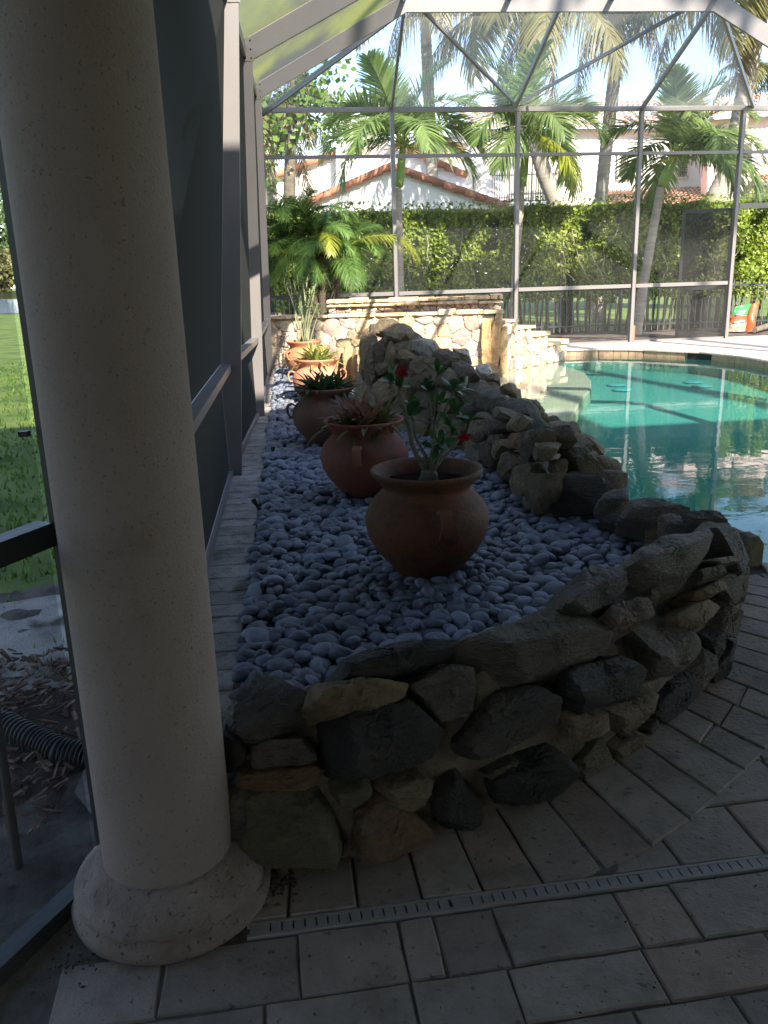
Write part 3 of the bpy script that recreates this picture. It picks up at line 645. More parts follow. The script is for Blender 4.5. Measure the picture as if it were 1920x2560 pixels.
# roof: sloping side panels, longitudinal purlins, hip end
for (sa, Aa), (sb, Ab) in (((S['B'], A_B), (S['C'], A_C)), ((S['C'], A_C), (S['D'], A_D))):
    g = .03
    mb = MB(); mb.add([cg(sa+g, Aa[0][0], Aa[0][1]+.1), cg(sb-g, Ab[0][0], Ab[0][1]+.1), cg(sb-g, Ab[1][0], Ab[1][1]+.1), cg(sa+g, Aa[1][0], Aa[1][1]+.1)], [(0, 1, 2, 3)]); mb.obj("roof_screen_panel", m_scr_banded, en)
    for i, fr in ((1, 0), (1, .33), (1, .66), (2, 0)):
        pa = Aa[1]+(Aa[2]-Aa[1])*fr if i == 1 else Aa[2]; pb = Ab[1]+(Ab[2]-Ab[1])*fr if i == 1 else Ab[2]
        bm("purlin", cg(sa+g, pa[0], pa[1]+.07), cg(sb-g, pb[0], pb[1]+.07), .05, .08)
for fr in (0, .33, .66, 1):
    pa = A_B[1]+(A_B[2]-A_B[1])*fr; bm("purlin", cg(SE+.05, pa[0], pa[1]+.0), cg(S['B']-.03, pa[0], pa[1]+.05), .05, .08)
onD = lambda x, y: onpl(x, y, cg(S['D']+.03, 0), DN)
onF = lambda x, y: onpl(x, y, F0, FN)
hipL = onD(1012, 20); 
bm("hip_rafter", hipL, onF(657, 285), .04, .09)
hr = [(onD(1010, 18), onF(979, 270)), (onD(1401, 12), onF(1291, 262)), (onD(1783, 10), onF(1604, 272)), (onD(1800, 12), onF(1884, 266))]
for a, c in hr: bm("hip_rafter", a, c, .045, .09)
for a, c in ((onD(1056, 24), onF(1285, 257)), (onD(1716, 22), onF(1312, 250))): bm("roof_brace", a, c, .045, .05)
for i in range(3):
    a0, c0 = hr[i]; a1, c1 = hr[i+1]; mb = MB(); mb.add([a0, a1, c1, c0], [(0, 1, 2, 3)]); mb.obj("roof_screen_panel", m_scr_hip, en)
mb = MB(); mb.add([hipL, hr[0][1], onF(657, 285)], [(0, 1, 2)]); mb.obj("roof_screen_panel", m_scr, en)
mb = MB(); mb.add([cg(S['D']+.03, A_D[0][0], A_D[0][1]+.1), onF(657, 287), hipL], [(0, 1, 2)]); mb.obj("roof_screen_panel", m_scr, en)

# ------------------------------------------------------------------ stone walls
def surf_hit(px, py, c):
    d = ray(px, py); best = None
    for a, e_ in zip(c[:-1], c[1:]):
        e = e_-a; det = d[0]*(-e[1])+e[0]*d[1]
        if abs(det) < 1e-9: continue
        t = (a[0]*(-e[1])+e[0]*a[1])/det; s = (d[0]*a[1]-d[1]*a[0])/det
        if t > 0 and -.04 <= s <= 1.04 and (best is None or t < best[0]): best = (t, EYEP+t*d, e)
    if best is None: return None
    e = best[2]/np.linalg.norm(best[2]); return best[1], np.array([e[1], -e[0], 0])
srng = random.Random(21)
def hull_ccw(p):
    p = sorted(map(tuple, p)); 
    def half(pts):
        h = []
        for q in pts:
            while len(h) > 1 and (h[-1][0]-h[-2][0])*(q[1]-h[-2][1])-(h[-1][1]-h[-2][1])*(q[0]-h[-2][0]) <= 0: h.pop()
            h.append(q)
        return h
    lo, hi = half(p), half(p[::-1]); return lo[:-1]+hi[:-1]
def stone(parent, poly, curve_, off, alpha, col, depth=.14, prot=.05, sub=5, amp=.012, ridge=None, Y=None, mat=None, seed=None, grow=1.05, name="stone"):
    """one stone: its outline measured in the photograph, set at its place on the wall's surface with real thickness"""
    cx, cy = np.mean(poly, axis=0)
    if Y is not None: c = aty(cx, cy, Y); outw = np.array([-.25, -1, 0]); outw /= np.linalg.norm(outw)
    else:
        h = surf_hit(cx, cy, offs(curve_, off)) if off else surf_hit(cx, cy, curve_)
        if h is None: return None
        c, outw = h
    if np.dot(outw, EYEP-c) < 0 and Y is not None: outw = -outw
    a = math.radians(alpha); n = outw*math.cos(a)+np.array([0, 0, 1])*math.sin(a)
    seed = seed if seed is not None else srng.random()*50
    tx = np.cross([0, 0, 1], n); tx /= np.linalg.norm(tx); ty = np.cross(n, tx)
    P = [onpl(x, y, c, n)-c for x, y in poly]; P = [np.array([p@tx, p@ty]) for p in P]; H = [np.array(q) for q in hull_ccw(P)]
    ctr = np.mean(H, axis=0); c = c+tx*ctr[0]+ty*ctr[1]; H = [(q-ctr)*grow for q in H]
    planes = []
    for i in range(len(H)):
        p, q = H[i], H[(i+1) % len(H)]; e = q-p; ln = np.linalg.norm(e)
        if ln < 1e-4: continue
        nn = np.array([e[1], -e[0]])/ln; d = nn@p
        if d < .008: continue
        tl = srng.uniform(-.08, .22); v = tx*nn[0]+ty*nn[1]+n*tl; planes.append((v/np.linalg.norm(v)*1., d*.985/np.linalg.norm(v)))
    sz = max(np.linalg.norm(q) for q in H)
    pr = min(prot, .5*sz)
    if ridge is None:
        for k in range(2):
            v = n+tx*srng.uniform(-.22, .22)+ty*srng.uniform(-.25, .25); planes.append((v/np.linalg.norm(v), pr*srng.uniform(.8, 1.1)))
    else:                                                       # a lit top facet over a steep front facet
        at, af = math.radians(ridge[0]), math.radians(ridge[1])
        v1 = outw*math.cos(at)+np.array([0, 0, 1])*math.sin(at); v2 = outw*math.cos(af)+np.array([0, 0, 1])*math.sin(af)
        planes += [(v1+tx*srng.uniform(-.12, .12), pr), (v2+tx*srng.uniform(-.15, .15), pr)]
    planes.append((-n, depth))
    planes = [(a_/np.linalg.norm(a_), d_) for a_, d_ in planes]
    sn = n*.6+np.array([0, 0, .8])
    V, F = rockv(c, planes, 80, sub, amp*min(1, sz/.12)*.75, 7, seed, (sn, .0065*min(1, sz/.12), srng.uniform(22, 40)), 12)
    mb = MB(); mb.add(V, F); o = mb.obj(name, mat or m_slate, parent, 20)
    k = srng.uniform(.88, 1.14); o.color = (col[0]*k, col[1]*k, col[2]*k, 1); return o
DK = (.105, .096, .088); DK2 = (.055, .051, .049); GR = (.165, .148, .130); BR = (.235, .185, .125); TN = (.30, .245, .175); PU = (.20, .165, .15); GN = (.155, .14, .098); RB = (.22, .14, .088)
N1 = lambda L_: [(540+x/2.37, 1540+y/2.37) for x, y in L_]
N2 = lambda L_: [(1200+x/2.304, 1200+y/2.304) for x, y in L_]
N3 = lambda L_: [(960+x/1.728, 1800+y/1.728) for x, y in L_]
FD = lambda L_: [(x*1.1573, y*1.1573) for x, y in L_]
R4 = lambda L_: [(900+x/3.318, 780+y/3.318) for x, y in L_]
R5 = lambda L_: [(1200+x/2.304, 640+y/2.304) for x, y in L_]
nw = thing("planter_wall", "low curved dark boulder wall around the near end of the pebble bed", "stone wall", (.3, 2.2, 0))
def near(poly, off, alpha, col, **kw): return stone(nw, poly, NEAR, off, alpha, col, **kw)
near(N1([(15, 610), (110, 540), (230, 415), (330, 390), (440, 395), (548, 440), (552, 590), (470, 650), (330, 725), (150, 745), (40, 700)]), .10, 55, DK, depth=.12)
near(N1([(30, 680), (120, 720), (185, 800), (150, 915), (40, 910)]), .02, 5, DK2)
near(N1([(165, 905), (190, 800), (380, 725), (540, 715), (600, 800), (590, 875), (450, 905)]), .04, 35, PU)
near(N1([(60, 940), (330, 905), (600, 885), (640, 930), (610, 1005), (330, 1025), (90, 1020)]), -.01, 10, RB, prot=.03)
near(N1([(190, 1060), (420, 1060), (600, 1040), (690, 1180), (745, 1320), (690, 1455), (480, 1480), (300, 1470), (150, 1380)]), -.02, 4, GN, prot=.07)
near(N1([(60, 1040), (195, 1045), (212, 1180), (170, 1375), (80, 1330)]), -.02, 0, GR)
near(N1([(615, 385), (690, 300), (800, 192), (1050, 165), (1290, 158), (1420, 165), (1430, 225), (1250, 300), (1050, 360), (850, 388)]), .14, 45, (.04, .038, .037), ridge=(80, 25), depth=.16, grow=.95)
near(N1([(535, 450), (610, 395), (780, 378), (1000, 385), (1120, 405), (1100, 480), (950, 550), (700, 600), (560, 605)]), .06, 30, BR, prot=.03, mat=m_stone)
near(N1([(655, 740), (680, 610), (900, 540), (1130, 500), (1230, 590), (1325, 690), (1260, 840), (1050, 930), (760, 965), (660, 930)]), .02, 22, DK2, ridge=(55, 5), prot=.07)
near(N1([(1145, 405), (1330, 300), (1475, 305), (1500, 420), (1485, 600), (1310, 620), (1250, 525)]), .06, 28, GR)
near(FD([(948, 1630), (1010, 1560), (1075, 1492), (1150, 1480), (1202, 1510), (1192, 1560), (1100, 1612), (1000, 1642)]), .03, 25, DK, ridge=(60, 0), prot=.07)
near(N1([(820, 1180), (920, 1065), (1000, 1070), (1130, 1150), (1235, 1230), (1200, 1300), (960, 1400), (820, 1415)]), -.01, 3, RB, prot=.05)
near(N1([(690, 1040), (860, 965), (920, 1000), (800, 1150), (740, 1120)]), 0, 5, GN)
near(N1([(950, 995), (1200, 920), (1270, 965), (1225, 1070), (1120, 1140), (980, 1065)]), 0, 5, BR)
near(N1([(1258, 1065), (1390, 930), (1465, 910), (1560, 1100), (1545, 1200), (1360, 1247), (1290, 1205)]), 0, 2, DK2, prot=.05)
near(N3([(458, 245), (560, 160), (720, 122), (805, 180), (808, 285), (640, 335), (500, 368), (470, 320)]), -.01, 3, DK2, prot=.06)
near(N3([(958, 112), (1050, 30), (1125, 60), (1092, 142), (1000, 168)]), 0, 3, BR)
near(N3([(820, 190), (930, 60), (960, 170), (900, 240), (830, 270)]), 0, 0, GN, prot=.03)
near(N3([(1120, 30), (1180, -30), (1200, 20), (1110, 130)]), 0, 0, GR, prot=.03)
near(FD([(985, 1385), (1095, 1337), (1205, 1322), (1270, 1340), (1312, 1375), (1312, 1402), (1235, 1462), (1100, 1482), (1012, 1458)]), .13, 45, GR, ridge=(72, 18), depth=.17, prot=.08, grow=.99)
near(N2([(445, 745), (500, 640), (560, 560), (640, 490), (790, 520), (830, 620), (740, 730), (600, 788)]), .15, 40, DK, ridge=(70, 15), depth=.2)
near(N2([(820, 600), (860, 540), (940, 520), (1070, 560), (1130, 640), (1112, 700), (1040, 745), (880, 700)]), .15, 50, GR, ridge=(75, 10), depth=.2)
near(N2([(685, 790), (800, 708), (930, 706), (970, 800), (875, 855), (760, 865)]), .05, 45, PU, mat=m_stone)
near(N2([(765, 920), (870, 860), (960, 805), (1220, 890), (1285, 930), (1180, 1090), (980, 1145), (880, 1070)]), .05, 42, GR, ridge=(65, 5), prot=.08)
near(N2([(395, 1145), (560, 1060), (740, 1008), (905, 1105), (880, 1250), (620, 1302), (540, 1355)]), .02, 28, DK2, ridge=(60, 0), prot=.08)
near(N2([(795, 490), (880, 435), (1000, 378), (1230, 308), (1312, 340), (1290, 445), (1190, 532), (1000, 542), (820, 522)]), .12, 58, GR, ridge=(75, 15), depth=.12)
near(N2([(1290, 300), (1400, 300), (1485, 310), (1525, 440), (1480, 560), (1380, 420)]), .04, 40, DK, depth=.2)
near(N2([(1270, 465), (1380, 450), (1475, 452), (1482, 490), (1350, 505)]), .03, 30, BR)
near(N2([(1215, 535), (1360, 505), (1402, 560), (1260, 595)]), .03, 40, GR)
near(N2([(1115, 560), (1180, 535), (1240, 545), (1262, 620), (1140, 655)]), .1, 45, TN, mat=m_stone)
near(N2([(1195, 655), (1300, 600), (1385, 590), (1400, 640), (1220, 705)]), .02, 30, BR)
near(N2([(1105, 785), (1200, 720), (1290, 690), (1362, 740), (1250, 852), (1150, 845)]), .0, 30, TN, mat=m_stone)
near(N2([(1400, 580), (1500, 480), (1520, 560), (1480, 720), (1420, 700)]), 0, 0, GN)
near(N2([(1340, 870), (1400, 700), (1445, 720), (1410, 900)]), 0, 0, GR)
near(N2([(1285, 900), (1360, 850), (1345, 1000), (1290, 1090)]), 0, 0, DK)
near(N2([(1190, 1100), (1275, 960), (1300, 1090), (1240, 1220), (1180, 1240)]), 0, 0, GR)
near(N2([(965, 1340), (1100, 1180), (1190, 1100), (1240, 1120), (1200, 1250), (1080, 1410)]), 0, 0, DK2)
near(N2([(1290, 1100), (1350, 1000), (1400, 900), (1430, 920), (1360, 1110), (1300, 1190)]), -.01, 0, DK2)
near(N2([(700, 1330), (870, 1270), (960, 1210), (990, 1250), (900, 1390), (760, 1440)]), 0, 5, BR)
near(N2([(440, 1340), (540, 1370), (690, 1320), (690, 1420), (520, 1490)]), -.01, 5, BR)
near(FD([(1030, 1680), (1110, 1640), (1180, 1650), (1200, 1680), (1090, 1700)]), -.01, 3, GN, prot=.03)
# far side of the nose, standing behind the pebbles
for P_, Y_, col in (([(662, 152), (715, 100), (862, 52), (872, 130), (740, 218), (680, 192)], 4.62, GR), ([(788, 240), (880, 130), (1040, 110), (1170, 160), (1225, 200), (1180, 232), (970, 262), (850, 252)], 4.3, GR), ([(1030, 210), (1150, 203), (1212, 290), (1190, 332), (1100, 352), (1050, 300)], 4.05, PU), ([(1165, 222), (1370, 203), (1425, 250), (1250, 302), (1200, 282)], 4.0, DK), ([(950, 400), (960, 300), (1030, 250), (1060, 320), (1000, 400)], 4.25, BR), ([(690, 250), (760, 215), (860, 240), (950, 330), (900, 360), (780, 300)], 4.45, DK2)):
    stone(nw, N2(P_), None, 0, 45 if Y_ > 4.01 else 60, col, Y=Y_, depth=.16, ridge=(70, 10), prot=.07)
# mortar body of the near wall
def body(name, parent, c, o0, o1, zf, mat, n=70, rough=.02, lean=.03):
    a = resamp(c, n); A0 = resamp(offs(c, o0), n); A1 = resamp(offs(c, o1), n); A0b = resamp(offs(c, o0+lean), n); vs = []; k = 0
    for i in range(n):
        z = zf(i/(n-1)); rows = [(A0[i], -.02), (A0[i], z*.33), (A0b[i], z*.7), (A0b[i]*.7+A1[i]*.3, z), (A0b[i]*.3+A1[i]*.7, z), (A1[i], z*.75), (A1[i], -.1)]
        for j, (p, zz) in enumerate(rows):
            w = noise.fractal(Vector((p[0]*9, p[1]*9, zz*9+j)), .8, 2, 4)*rough; vs.append((p[0]+w, p[1]+w*.6, zz+(w*1.1 if 0 < j < 6 else 0)))
    fs = [(i*7+j, (i+1)*7+j, (i+1)*7+j+1, i*7+j+1) for i in range(n-1) for j in range(6)]
    mb = MB(); mb.add(vs, fs+[tuple(range(7))[::-1], tuple((n-1)*7+j for j in range(7))]); return mb.obj(name, mat, parent, 60, fixn=True)
body("mortar", nw, NEAR, .012, .27, lambda u: (.36+.03*math.sin(9*u)) if u < .86 else .36-.1*(u-.86)/.14, m_mortar, 140)
BACK = np.array([[1.315, 4.85], [1.55, 4.6], [1.75, 4.3], [1.83, 4.0]]); mb = body("mortar", nw, BACK, -.05, .12, lambda u: .16, m_mortar, 30)

# ridge wall between planter and pool
rw = thing("ridge_wall", "rugged fieldstone ridge sloping down between the pebble bed and pool", "stone wall", (.5, 7.5, 0))
def rid(poly, off, alpha, col, **kw): kw.setdefault('mat', m_stone); kw.setdefault('sub', 3); return stone(rw, poly, FOOT, off, alpha, col, **kw)
G1 = (.225, .19, .143); G2 = (.175, .148, .117); G3 = (.30, .245, .165); G4 = (.13, .115, .098)
for P_, of, al, c_, kw in (
    ([(5, 170), (60, 75), (108, 150), (92, 320), (22, 690), (8, 400)], .0, 0, G3, dict(prot=.04, depth=.08)),
    ([(60, 180), (112, 170), (132, 480), (95, 700), (20, 700), (32, 350)], -.02, 0, G1, dict(prot=.04, depth=.08)),
    ([(60, 150), (85, 70), (100, 150), (95, 420), (70, 420)], .04, 0, G4, dict(prot=.03, depth=.06)), ([(150, 250), (190, 180), (215, 260), (200, 560), (160, 560)], .0, 0, G2, dict(prot=.04, depth=.07)), ([(225, 260), (262, 230), (300, 330), (290, 500), (240, 480)], .02, 0, G3, dict(prot=.04, depth=.07)),
    ([(112, 330), (190, 200), (245, 300), (300, 420), (205, 480), (132, 560)], .02, 10, G1, {}),
    ([(30, 90), (130, 50), (330, 70), (365, 115), (200, 190), (80, 170)], .2, 50, G3, dict(depth=.08, prot=.03)),
    ([(110, 130), (300, 90), (420, 130), (505, 190), (310, 245), (200, 200)], .15, 50, G3, {}),
    ([(280, 215), (420, 140), (505, 200), (440, 260), (420, 330), (330, 342), (272, 280)], .12, 45, G1, {}),
    ([(420, 252), (485, 213), (620, 240), (662, 290), (560, 335), (430, 312)], .15, 50, (.40, .38, .34), dict(ridge=(80, 10))),
    ([(560, 362), (620, 308), (720, 300), (830, 380), (770, 412), (700, 442), (600, 425)], .14, 45, G2, dict(ridge=(75, 15))),
    ([(318, 362), (400, 320), (485, 370), (410, 405), (322, 402)], .04, 30, G3, {}),
    ([(748, 442), (840, 388), (960, 470), (972, 540), (845, 545), (770, 505)], .14, 45, G2, dict(ridge=(75, 15))),
    ([(410, 445), (500, 370), (600, 388), (612, 480), (505, 525), (420, 505)], .02, 10, G1, {}),
    ([(430, 530), (520, 520), (610, 490), (620, 600), (560, 640), (440, 640)], .0, 5, G2, {}),
    ([(610, 430), (700, 450), (780, 520), (770, 640), (640, 600)], .02, 15, G1, {}),
    ([(778, 560), (900, 548), (1080, 600), (1125, 650), (960, 702), (830, 765), (780, 655)], .12, 45, G2, dict(ridge=(72, 10), depth=.2)),
    ([(925, 735), (1060, 658), (1180, 670), (1245, 722), (1085, 802), (950, 810)], .12, 48, G4, dict(ridge=(75, 15), depth=.2)),
    ([(1085, 815), (1160, 760), (1240, 738), (1385, 718), (1412, 760), (1390, 840), (1280, 855), (1150, 860)], .16, 48, G4, dict(ridge=(75, 10), depth=.2)),
    ([(1075, 855), (1150, 778), (1285, 840), (1240, 905), (1130, 895)], .03, 30, G2, {}),
    ([(1170, 610), (1290, 600), (1302, 690), (1200, 685)], 0, 40, G3, dict(Y=7.2)),
    ([(1325, 965), (1400, 918), (1600, 918), (1635, 960), (1500, 990), (1340, 990)], .12, 55, (.11, .12, .09), dict(depth=.05)),
    ([(1235, 890), (1320, 848), (1435, 880), (1335, 995), (1228, 985)], .03, 25, G3, {}),
    ([(1420, 862), (1550, 848), (1575, 905), (1450, 918)], 0, 45, G3, dict(Y=6.2)), ([(1420, 742), (1480, 738), (1505, 800), (1420, 812)], 0, 40, G3, dict(Y=6.6)),
    ([(730, 312), (900, 328), (935, 390), (820, 362)], 0, 50, (.62, .58, .52), dict(Y=8.3)), ([(950, 452), (1040, 435), (1090, 470), (1090, 525), (1005, 535)], 0, 45, (.68, .66, .64), dict(Y=7.9)), ([(1035, 545), (1160, 515), (1172, 590), (1060, 585)], 0, 45, TN, dict(Y=7.7)),
    ([(470, 640), (600, 640), (622, 820), (595, 920), (485, 835)], .0, 2, G2, {}), ([(640, 620), (770, 660), (790, 760), (740, 860), (640, 800)], .02, 8, G1, {}),
    ([(300, 500), (410, 530), (430, 640), (380, 760), (300, 700)], .0, 2, G3, {}), ([(140, 570), (290, 500), (290, 700), (200, 790), (110, 700)], .0, 2, G3, {}),
    ([(800, 780), (920, 745), (940, 830), (880, 900), (800, 880)], .02, 10, G4, {}), ([(740, 900), (860, 880), (880, 1000), (830, 1100), (700, 1080)], -.01, 0, BR, {}), ([(440, 900), (560, 920), (550, 1050), (460, 1060)], -.01, 0, G3, {}),
    ([(900, 900), (990, 842), (1042, 900), (1030, 1040), (935, 1085), (900, 1000)], .0, 5, G1, {}), ([(1040, 885), (1120, 860), (1192, 920), (1100, 1022), (1040, 1005)], .0, 5, PU, {}),
    ([(995, 1070), (1110, 1088), (1132, 1250), (1110, 1335), (1020, 1200)], -.01, 2, G2, {}), ([(858, 1100), (990, 1118), (1012, 1250), (960, 1270), (870, 1190)], -.01, 2, PU, {}),
    ([(1138, 1245), (1240, 1160), (1345, 1220), (1290, 1330), (1240, 1400), (1150, 1365)], -.02, 4, G1, dict(prot=.07)), ([(1230, 1020), (1330, 1000), (1342, 1150), (1240, 1135)], .0, 2, RB, {}),
    ([(1128, 1105), (1190, 1035), (1215, 1100), (1142, 1235)], .0, 0, G3, {}), ([(1368, 995), (1530, 990), (1505, 1100), (1430, 1245), (1378, 1205)], .0, 5, G4, {}),
    ([(1100, 1030), (1180, 1010), (1130, 1100), (1080, 1090)], 0, 0, G2, {})):
    rid(R4(P_), of, al, c_, **kw)
for P_, of, al, c_, kw in (
    ([(385, 1475), (410, 1320), (520, 1238), (700, 1258), (758, 1350), (640, 1490), (480, 1510)], .05, 12, DK2, dict(prot=.09, mat=m_slate, sub=4)),
    ([(488, 1080), (600, 1090), (708, 1225), (690, 1285), (560, 1240), (480, 1140)], .15, 40, GN, dict(ridge=(65, 15), sub=4)),
    ([(368, 1008), (540, 998), (572, 1075), (420, 1072)], .2, 50, G4, {}), ([(268, 1010), (370, 1000), (352, 1085), (285, 1180)], .0, 3, G2, {}),
    ([(200, 1212), (300, 1190), (270, 1385), (203, 1370)], -.02, 0, G1, {}), ([(275, 1262), (410, 1248), (422, 1330), (372, 1490), (278, 1480)], -.02, 2, G1, dict(prot=.06)),
    ([(408, 1170), (512, 1168), (490, 1275), (430, 1280)], .06, 20, G2, {}), ([(318, 1085), (470, 1088), (405, 1172), (320, 1182)], .0, 5, G1, {}),
    ([(395, 1500), (520, 1490), (640, 1500), (690, 1540), (560, 1560), (400, 1560)], .0, 5, G4, {})):
    rid(R5(P_), of, al, c_, **kw)
FB = np.vstack([FOOT[0]+(FOOT[0]-FOOT[1])*.6, FOOT])
def rz(u): return float(np.interp(u, [0, .13, .3, .5, .72, .86, 1], [.66, .74, .66, .50, .38, .34, .10]))
body("mortar", rw, FOOT, .02, .5, rz, m_mortar_mid, 110, .03, .05)
for i in range(46):                                             # pool-side faces of the ridge
    u = (i+.5)/46; p = resamp(offs(FOOT, .5+.08*(i % 2)), 47)[i]; z = rz(u)*srng.choice([.3, .55, .8])
    pls = [(np.array([srng.gauss(0, 1), srng.gauss(0, 1), srng.gauss(0, 1)]), srng.uniform(.07, .14)) for k in range(12)]+[(np.array(a_), .13) for a_ in ((1., 0, 0), (-1., 0, 0), (0, 1., 0), (0, -1., 0), (0, 0, 1.), (0, 0, -1.))]
    V, F = rockv((p[0], p[1], z-.05), [(a_/np.linalg.norm(a_), d_) for a_, d_ in pls], 30, 3, .008, 6, i, None, 8); mb = MB(); mb.add(V, F); o = mb.obj("stone", m_stone, rw, 42); kq = srng.uniform(.5, .85); o.color = (G3[0]*kq, G3[1]*kq, G3[2]*kq, 1)

# flagstone veneered spa wall at the back
def veneer(parent, org, du, L_, zf, seed, size=.27, gapm=.012, cols=None, prot=.03, sub=2, name="stone", clipz=0.0):
    rv = random.Random(seed); pts = []; k = size; nx = max(1, int(L_/k)); H_ = max(zf(u*L_/20) for u in range(21)); nz = max(2, int(H_/k+.6))
    for i in range(nx):
        for j in range(nz): pts.append(((i+.5+rv.uniform(-.38, .38)+.5*(j % 2))*L_/nx, clipz+(j+.5+rv.uniform(-.36, .36))*(H_-clipz)/nz))
    n = np.array([du[1], -du[0], 0])
    for i, c in enumerate(voronoi(pts, [(0, clipz), (L_, clipz), (L_, H_), (0, H_)])):
        if len(c) < 3: continue
        um = np.mean(c, axis=0)[0]; c = clip(c, np.array([0, 1.]), zf(um))
        if len(c) < 3 or abs(area(c)) < .004: continue
        ctr = np.mean(c, axis=0); c = [ctr+(q-ctr)*(1-gapm/max(.03, np.linalg.norm(q-ctr))) for q in c]
        C3 = np.array([org[0]+du[0]*ctr[0], org[1]+du[1]*ctr[0], ctr[1]]); planes = []
        if area(c) < 0: c = c[::-1]
        for a in range(len(c)):
            p, q = c[a]-ctr, c[(a+1) % len(c)]-ctr; e = q-p; ln = np.linalg.norm(e)
            if ln < 1e-3: continue
            m = np.array([e[1], -e[0]])/ln; d = m@p
            planes.append((np.array([du[0], du[1], 0])*m[0]+np.array([0, 0, 1])*m[1]+n*rv.uniform(0, .2), max(.01, d)))
        planes += [(n+np.array([du[0], du[1], 0])*rv.uniform(-.1, .1)+np.array([0, 0, rv.uniform(-.1, .1)]), prot*rv.uniform(.7, 1.3)), (-n, .05)]
        planes = [(a_/np.linalg.norm(a_), d_) for a_, d_ in planes]
        V, F = rockv(C3, planes, 40, 3, .004, 7, seed+i, None, 3); mb = MB(); mb.add(V, F); o = mb.obj(name, m_flag, parent, 40)
        cc = rv.choice(cols); kk = rv.uniform(.85, 1.12); o.color = (cc[0]*kk, cc[1]*kk, cc[2]*kk, 1)
FC = [(.60, .45, .30), (.62, .50, .36), (.54, .42, .34), (.50, .37, .27), (.64, .54, .42), (.47, .37, .32), (.58, .42, .27), (.33, .27, .25), (.44, .38, .35)]
def caps(parent, org, du, L_, z, seed, depth=.34, th=.06, name="cap_stone", over=.05):
    rv = random.Random(seed); u = -.03; n = np.array([du[1], -du[0]]); d2 = np.array(du[:2])
    while u < L_-.02:
        w = rv.uniform(.26, .55); e = min(u+w, L_+.04)
        if L_-e < .15: e = L_+.04
        base = np.array(org[:2]); q = []
        m = 5
        for k in range(m+1): q.append(base+d2*(u+.006+(e-u-.012)*k/m)+n*(over+rv.uniform(-.035, .03)))
        for k in range(m, -1, -1): q.append(base+d2*(u+.006+(e-u-.012)*k/m)+n*(over-depth+rv.uniform(-.015, .015)))
        if area(q) < 0: q = q[::-1]
        mb = MB(); t_ = th*rv.uniform(.7, 1.45); mb.slab(q, z+rv.uniform(0, .006), z+t_, .012); o = mb.obj(name, m_flag, parent); cc = rv.choice([(.66, .52, .33), (.70, .55, .36), (.62, .47, .30), (.55, .45, .36)]); o.color = (*cc, 1); u = e
sw = thing("spa_wall", "raised tan flagstone spa wall with rough cap slabs behind the pots", "stone wall", (.2, 14.4, 0))
WL, WR = atz(668, 905)[:2], np.array([2.05, 14.05]); WL = np.array([-1.86, 14.45]); dW = (WR-WL); LW = np.linalg.norm(dW); dW = dW/LW; dW3 = np.array([dW[0], dW[1], 0]); nW = np.array([dW[1], -dW[0]])
zt1 = lambda u: .83+.03*u/LW
def wallbox(parent, a, d, L_, th, z, mat): mb = MB(); nn = np.array([d[1], -d[0], 0]); c = np.array([a[0], a[1], 0])+np.array([d[0], d[1], 0])*L_/2-nn*(th/2+.02); mb.box((c[0], c[1], z/2-.2), (L_, th, z+.4), ((d[0], d[1], 0), nn, (0, 0, 1))); return mb.obj("mortar", mat, parent)
wallbox(sw, WL, dW, LW, .3, .845, m_mortar_pale)
veneer(sw, WL, dW3, LW, lambda u: zt1(u)-.005, 4, .25, .006, FC, .02)
caps(sw, WL, dW, LW, .85, 5, .36, .06)
W2 = WL+dW*.95-nW*.55; L2 = LW-.95
wallbox(sw, W2, dW, L2, .3, 1.06, m_mortar_pale)
veneer(sw, W2, dW3, L2, lambda u: 1.05, 8, .26, .006, FC, .02, clipz=.84)
caps(sw, W2, dW, L2, 1.065, 9, .42, .06); caps(sw, W2-nW*.012, dW, L2, 1.0, 10, .3, .05, over=.09)
# corner pillar with a mineral-stained spillway
for i, (u0, z, h, wd) in enumerate(((LW-.42, .26, .86, .17), (LW-.27, .30, .76, .15), (LW-.14, .22, .92, .13), (LW-.36, .0, .2, .3))):
    p = WL+dW*(u0+.17)+nW*.06; pls = [(dW3, wd/2), (-dW3, wd/2), (np.array([nW[0], nW[1], .1]), .07), (-np.array([nW[0], nW[1], 0]), .1), (np.array([0, 0, 1.]), h/2), (np.array([0, .0, -1.]), h/2)]
    V, F = rockv((p[0], p[1], z+.1), [(a/np.linalg.norm(a), d) for a, d in pls], 40, 4, .012, 4, i+3, None, 8); mb = MB(); mb.add(V, F); o = mb.obj("spillway_stone", m_flag, sw, 42); o.color = (*((.50, .33, .17), (.42, .27, .14), (.52, .37, .2), (.4, .27, .15))[i], 1)
mb = MB(); mb.box((*(WL+dW*(LW-.2)+nW*.03), .835), (.2, .08, .035), (dW3, (nW[0], nW[1], 0), (0, 0, 1))); mb.obj("spout_slot", m_dark, sw)
